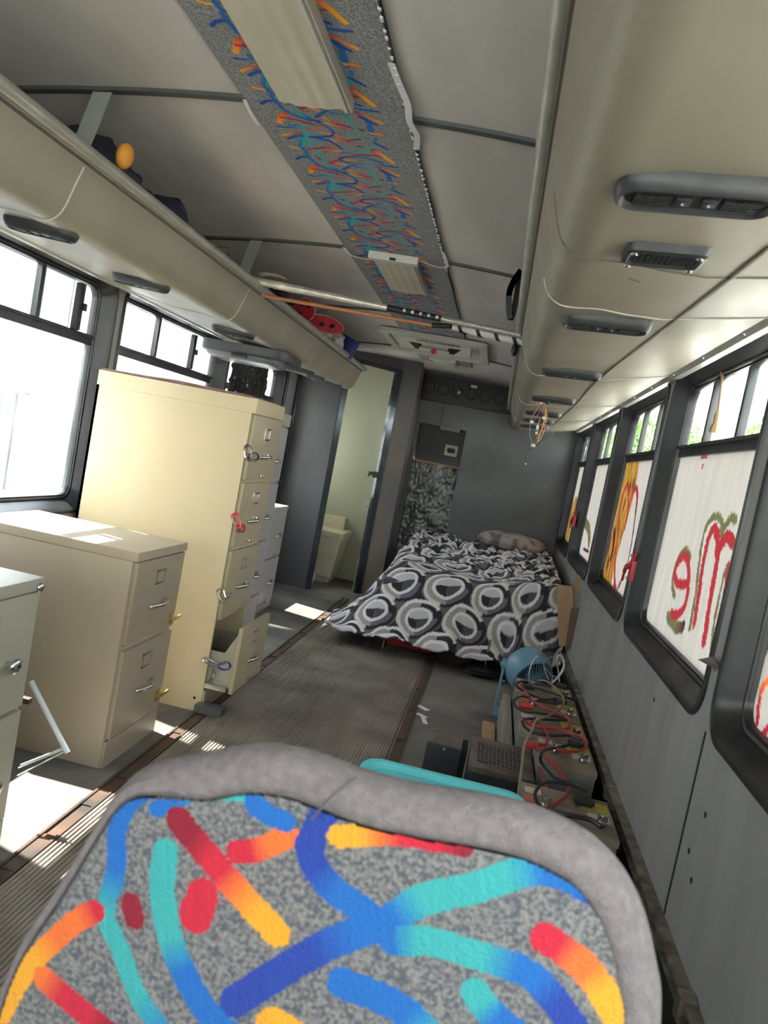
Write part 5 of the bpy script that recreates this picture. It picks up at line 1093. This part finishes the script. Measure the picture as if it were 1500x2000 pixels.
for (p, w_, h_, c) in (((895, 1028), .018, .014, 'w'), ((985, 1000), .018, .014, 'w'), ((937, 1068), .014, .022, 'w'), ((965, 888), .014, .014, 'w'), ((930, 1110), .014, .012, 'w'), ((905, 1200), .022, .016, 'w'), ((930, 885), .012, .016, 'o'), ((985, 850), .010, .018, 'o'), ((1005, 893), .018, .008, 'k'), ((851, 1335), .008, .008, 'w')):
    q = on(c6(p)[0], 1, yw - 0.01); g = G(); g.box((q[0] - w_ / 2, q[1] - .006, q[2] - h_ / 2), (q[0] + w_ / 2, q[1] + .006, q[2] + h_ / 2), 0.002); obj('plug', g, mat('plug ' + c, tuple(min(1, k * 1.1) for k in cols[c]), 0.5), hw)

# black plastic sheet over the third left window
g = G(); us = np.linspace(4.46, 5.22, 70); vs = np.linspace(1.22, 1.66, 50)
gridmesh(us, vs, lambda u, v: (XL + 0.012 + 0.022 * abs(N3(u * 9, v * 11, 1)) + 0.014 * abs(N3(u * 24, v * 22, 5)) + 0.01, u + 0.03 * N3(u * 5, v * 9, 8) * (1 if u > 5.2 else 0.3) - 0.10 * max(0, (u - 5.1) / 0.2) * (v - 1.22) / 0.44, v), g)
solo('black_plastic_sheet', g, mat('bin liner', (0.010, 0.011, 0.012), 0.16, bump=0.6, bscale=14), 'shiny black plastic bag sheet taped over the farthest left window', 'plastic sheet')
g = G(); g.box((XL - 0.062 + 0.0, 4.535, 0.78), (XL - 0.05, 5.6, 1.41)); 
# toilet
M_wc = mat('cream toilet plastic', (0.60, 0.54, 0.40), 0.32)
tl_ = thing('toilet', 'cream compact toilet standing inside the open bathroom', 'toilet', (-1.32, 6.62, 0))
def tap(x0, x1, y0, y1, z0, z1, k, r=0.03):
    L = []
    for z, q in ((z0, k), (z1, 0)): L.append([(p[0], p[1], z) for p in rrect((x0 + x1) / 2, (y0 + y1) / 2, (x1 - x0) - 2 * q, (y1 - y0) - 2 * q, r)])
    g = G(); g.loft(L, True, True); return g
obj('base', tap(-1.47, -1.21, 6.42, 6.80, 0.06, 0.40, 0.035), M_wc, tl_)
obj('foot', tap(-1.43, -1.25, 6.47, 6.76, 0.0, 0.06, 0.02), M_wc, tl_)
obj('lid', tap(-1.485, -1.19, 6.40, 6.82, 0.41, 0.455, 0.0), M_wc, tl_)
g = G(); g.box((-1.475, 6.41, 0.385), (-1.20, 6.81, 0.408), 0.008); obj('seat_ring', g, M_wc, tl_)
g = G(); g.box((-1.47, 6.76, 0.45), (-1.27, 6.85, 0.56), 0.008); obj('tank', g, M_wc, tl_)
g = G(); g.box((-1.47, 6.415, 0.24), (-1.24, 6.432, 0.27), 0.004); obj('ledge', g, M_wc, tl_)
lump('white_bottle_bag', 'small white bag on the floor between jamb and toilet', 'bag', (-1.375, 6.22, 0.075), (0.045, 0.045, 0.075), MATS['white plastic'], seed=1, amp=0.12)
g = G(); g.box((-1.02, 6.36, 0.0), (-0.985, 6.40, 0.30), 0.008); g.cyl((-1.002, 6.38, 0.30), (-1.002, 6.38, 0.33), 0.010, 10); solo('toilet_brush', g, M_wc, 'narrow cream brush holder behind the right bathroom jamb', 'brush')
# floor scraps
M_pap = mat('paper scrap white', (0.62, 0.62, 0.6), 0.8)
for k, (a, b, w_, lab) in enumerate((((815, 1377), (836, 1388), .012, 'white tape strip on the dark floor, upper of the two short ones'), ((814, 1393), (833, 1402), .010, 'white tape strip on the dark floor, just below the upper one'), ((826, 1400), (831, 1414), .008, 'thin white tape strip on the floor, lowest of the three'))):
    A_ = on(a, 2, 0.002); B_ = on(b, 2, 0.002); d_ = (B_ - A_); n_ = np.array([-d_[1], d_[0], 0]); n_ = n_ / np.linalg.norm(n_) * w_ * 1.4
    g = G(); g.loft([[tuple(A_ - n_), tuple(B_ - n_), tuple(B_ + n_), tuple(A_ + n_)], [tuple(p + np.array([0, 0, .001])) for p in (A_ - n_, B_ - n_, B_ + n_, A_ + n_)]], True, True); solo('tape_strip', g, M_pap, lab, 'tape', smooth=False)
q = on((983, 1331), 2, 0.004); lump('paper_crumb', 'tiny white paper crumb on the floor left of the fan', 'paper', tuple(q + np.array([0, 0, .004])), (.010, .008, .006), M_pap)
lump('black_rag', 'black rag crumpled on the floor under the bed foot', 'rag', (0.13, 4.60, 0.03), (0.12, 0.10, 0.035), M_blk, seed=3, amp=0.5)
# peeling foil on the right wall pillar
g = G(); A_ = [on(p, 0, 0.575) for p in ((1372, 1290), (1392, 1282), (1402, 1300), (1396, 1312), (1388, 1302))]; P = [tuple(a - np.array([0.012 * (i == 0), 0, 0])) for i, a in enumerate(A_)]
g.loft([P, [(p[0] + 0.002, p[1], p[2]) for p in P]], True, True); solo('torn_flap', g, mat('grey vinyl flap', (0.12, 0.11, 0.10), 0.5), 'torn grey vinyl flap peeling off the second right window frame', 'flap', smooth=False)
# torn curtain film in the second right window top
g = G(); P = [on(p, 0, 0.635) for p in ((1412, 700), (1410, 740), (1406, 780), (1400, 820), (1394, 845))]; g.tube([tuple(p) for p in P], [0.006, 0.004, 0.004, 0.010, 0.016], 8, 4); solo('glue_drip', g, mat('amber drip', (0.35, 0.24, 0.14), 0.4, trans=0.3), 'brown drip of dried glue down the second right window top pane', 'drip')

# ------------------------------------------------------------------ outside
g = G(); g.box((-40, -30, -1.0), (40, 60, -0.9)); struct('ground_outside', g, mat('pale concrete yard', (0.55, 0.53, 0.49), 0.9, var=0.1, vscale=1))
nb = thing('parked_bus', 'white bus parked outside beyond the left windows', 'bus', (-5.4, 4, -0.9))
g = G(); g.box((-6.6, -3, -0.5), (-4.2, 11, 2.6), 0.12, seg=4); obj('body', g, mat('white bus paint', (0.6, 0.61, 0.62), 0.4), nb)
for (a, b, c, d) in ((4.3, 6.5, 0.24, 1.13), (8.0, 10.0, 0.5, 1.5), (0.0, 2.0, 1.2, 2.1)):
    g = G(); g.box((-4.21, a, c), (-4.19, b, d), 0.004); w_ = obj('window', g, mat('dark bus window', (0.035, 0.04, 0.042), 0.25), nb)
    g = G(); g.box((-4.2, b - 0.35, c + 0.02), (-4.18, b - 0.1, d - 0.02), 0.004); obj('window_post', g, mat('grey trim', (0.10, 0.11, 0.115), 0.4), w_)
for y in (0.5, 8.5):
    g = G(); g.cyl((-4.5, y, -0.45), (-4.18, y, -0.45), 0.45, 24); obj('wheel', g, M_rub, nb)
def tree(x, y, h, r, label):
    t = thing('tree', label, 'tree', (x, y, -0.9), 'trees outside the windows'); z0 = -0.9
    g = G(); g.tube([(x, y, z0), (x + 0.1, y, z0 + h * 0.3), (x, y + 0.1, z0 + h * 0.6)], [0.22, 0.18, 0.10], 10, 4); obj('trunk', g, mat('bark', (0.12, 0.09, 0.06), 0.9), t)
    g = G(); v = []; f = []
    for k in range(2600):
        d = Vector((random.gauss(0, 1), random.gauss(0, 1), random.gauss(0, 1))).normalized(); rr = r * (0.6 + 0.4 * random.random()) * (1 + 0.35 * noise.noise(d * 2.2 + Vector((x, y, 0))))
        c = Vector((x, y, z0 + h * 0.68 if h < 10 else 10.2)) + Vector((d.x * rr, d.y * rr, d.z * rr * 0.85)); a = Vector((random.gauss(0, 1), random.gauss(0, 1), random.gauss(0, 1))).normalized() * 0.11; b = a.orthogonal().normalized() * 0.07
        i = len(v); v += [tuple(c - a), tuple(c + b), tuple(c + a), tuple(c - b)]; f.append((i, i + 1, i + 2, i + 3))
    g.add(v, f); obj('crown', g, mat('leaves', (0.10, 0.19, 0.05), 0.6, trans=0.35), t)
tree(-7.3, 5.85, 15.0, 0.85, 'added unseen tree behind the parked white bus, shading a left window'); tree(8.0, 21.5, 5.6, 2.2, 'leafy green tree seen through the second right window'); tree(5.0, 27.0, 5.4, 1.9, 'rounder green tree seen through the third right window'); tree(3.2, 34.0, 5.8, 1.9, 'slim green tree seen through the fourth right window')  # first tree is added out of view to keep sun patches off the floor
hs_ = thing('shed', 'low pale shed with grey roof beyond the right windows', 'shed', (11, 13, -0.9))
g = G(); g.box((9.5, 8, -0.9), (14, 16, 1.6)); obj('wall', g, mat('pale siding', (0.7, 0.69, 0.66), 0.7), hs_)
g = G(); g.extr([(9.2, 1.6), (11.75, 2.6), (14.3, 1.6), (14.3, 1.5), (11.75, 2.5), (9.2, 1.5)], 7.8, 16.2); obj('roof', g, mat('grey roofing', (0.45, 0.45, 0.45), 0.7), hs_)
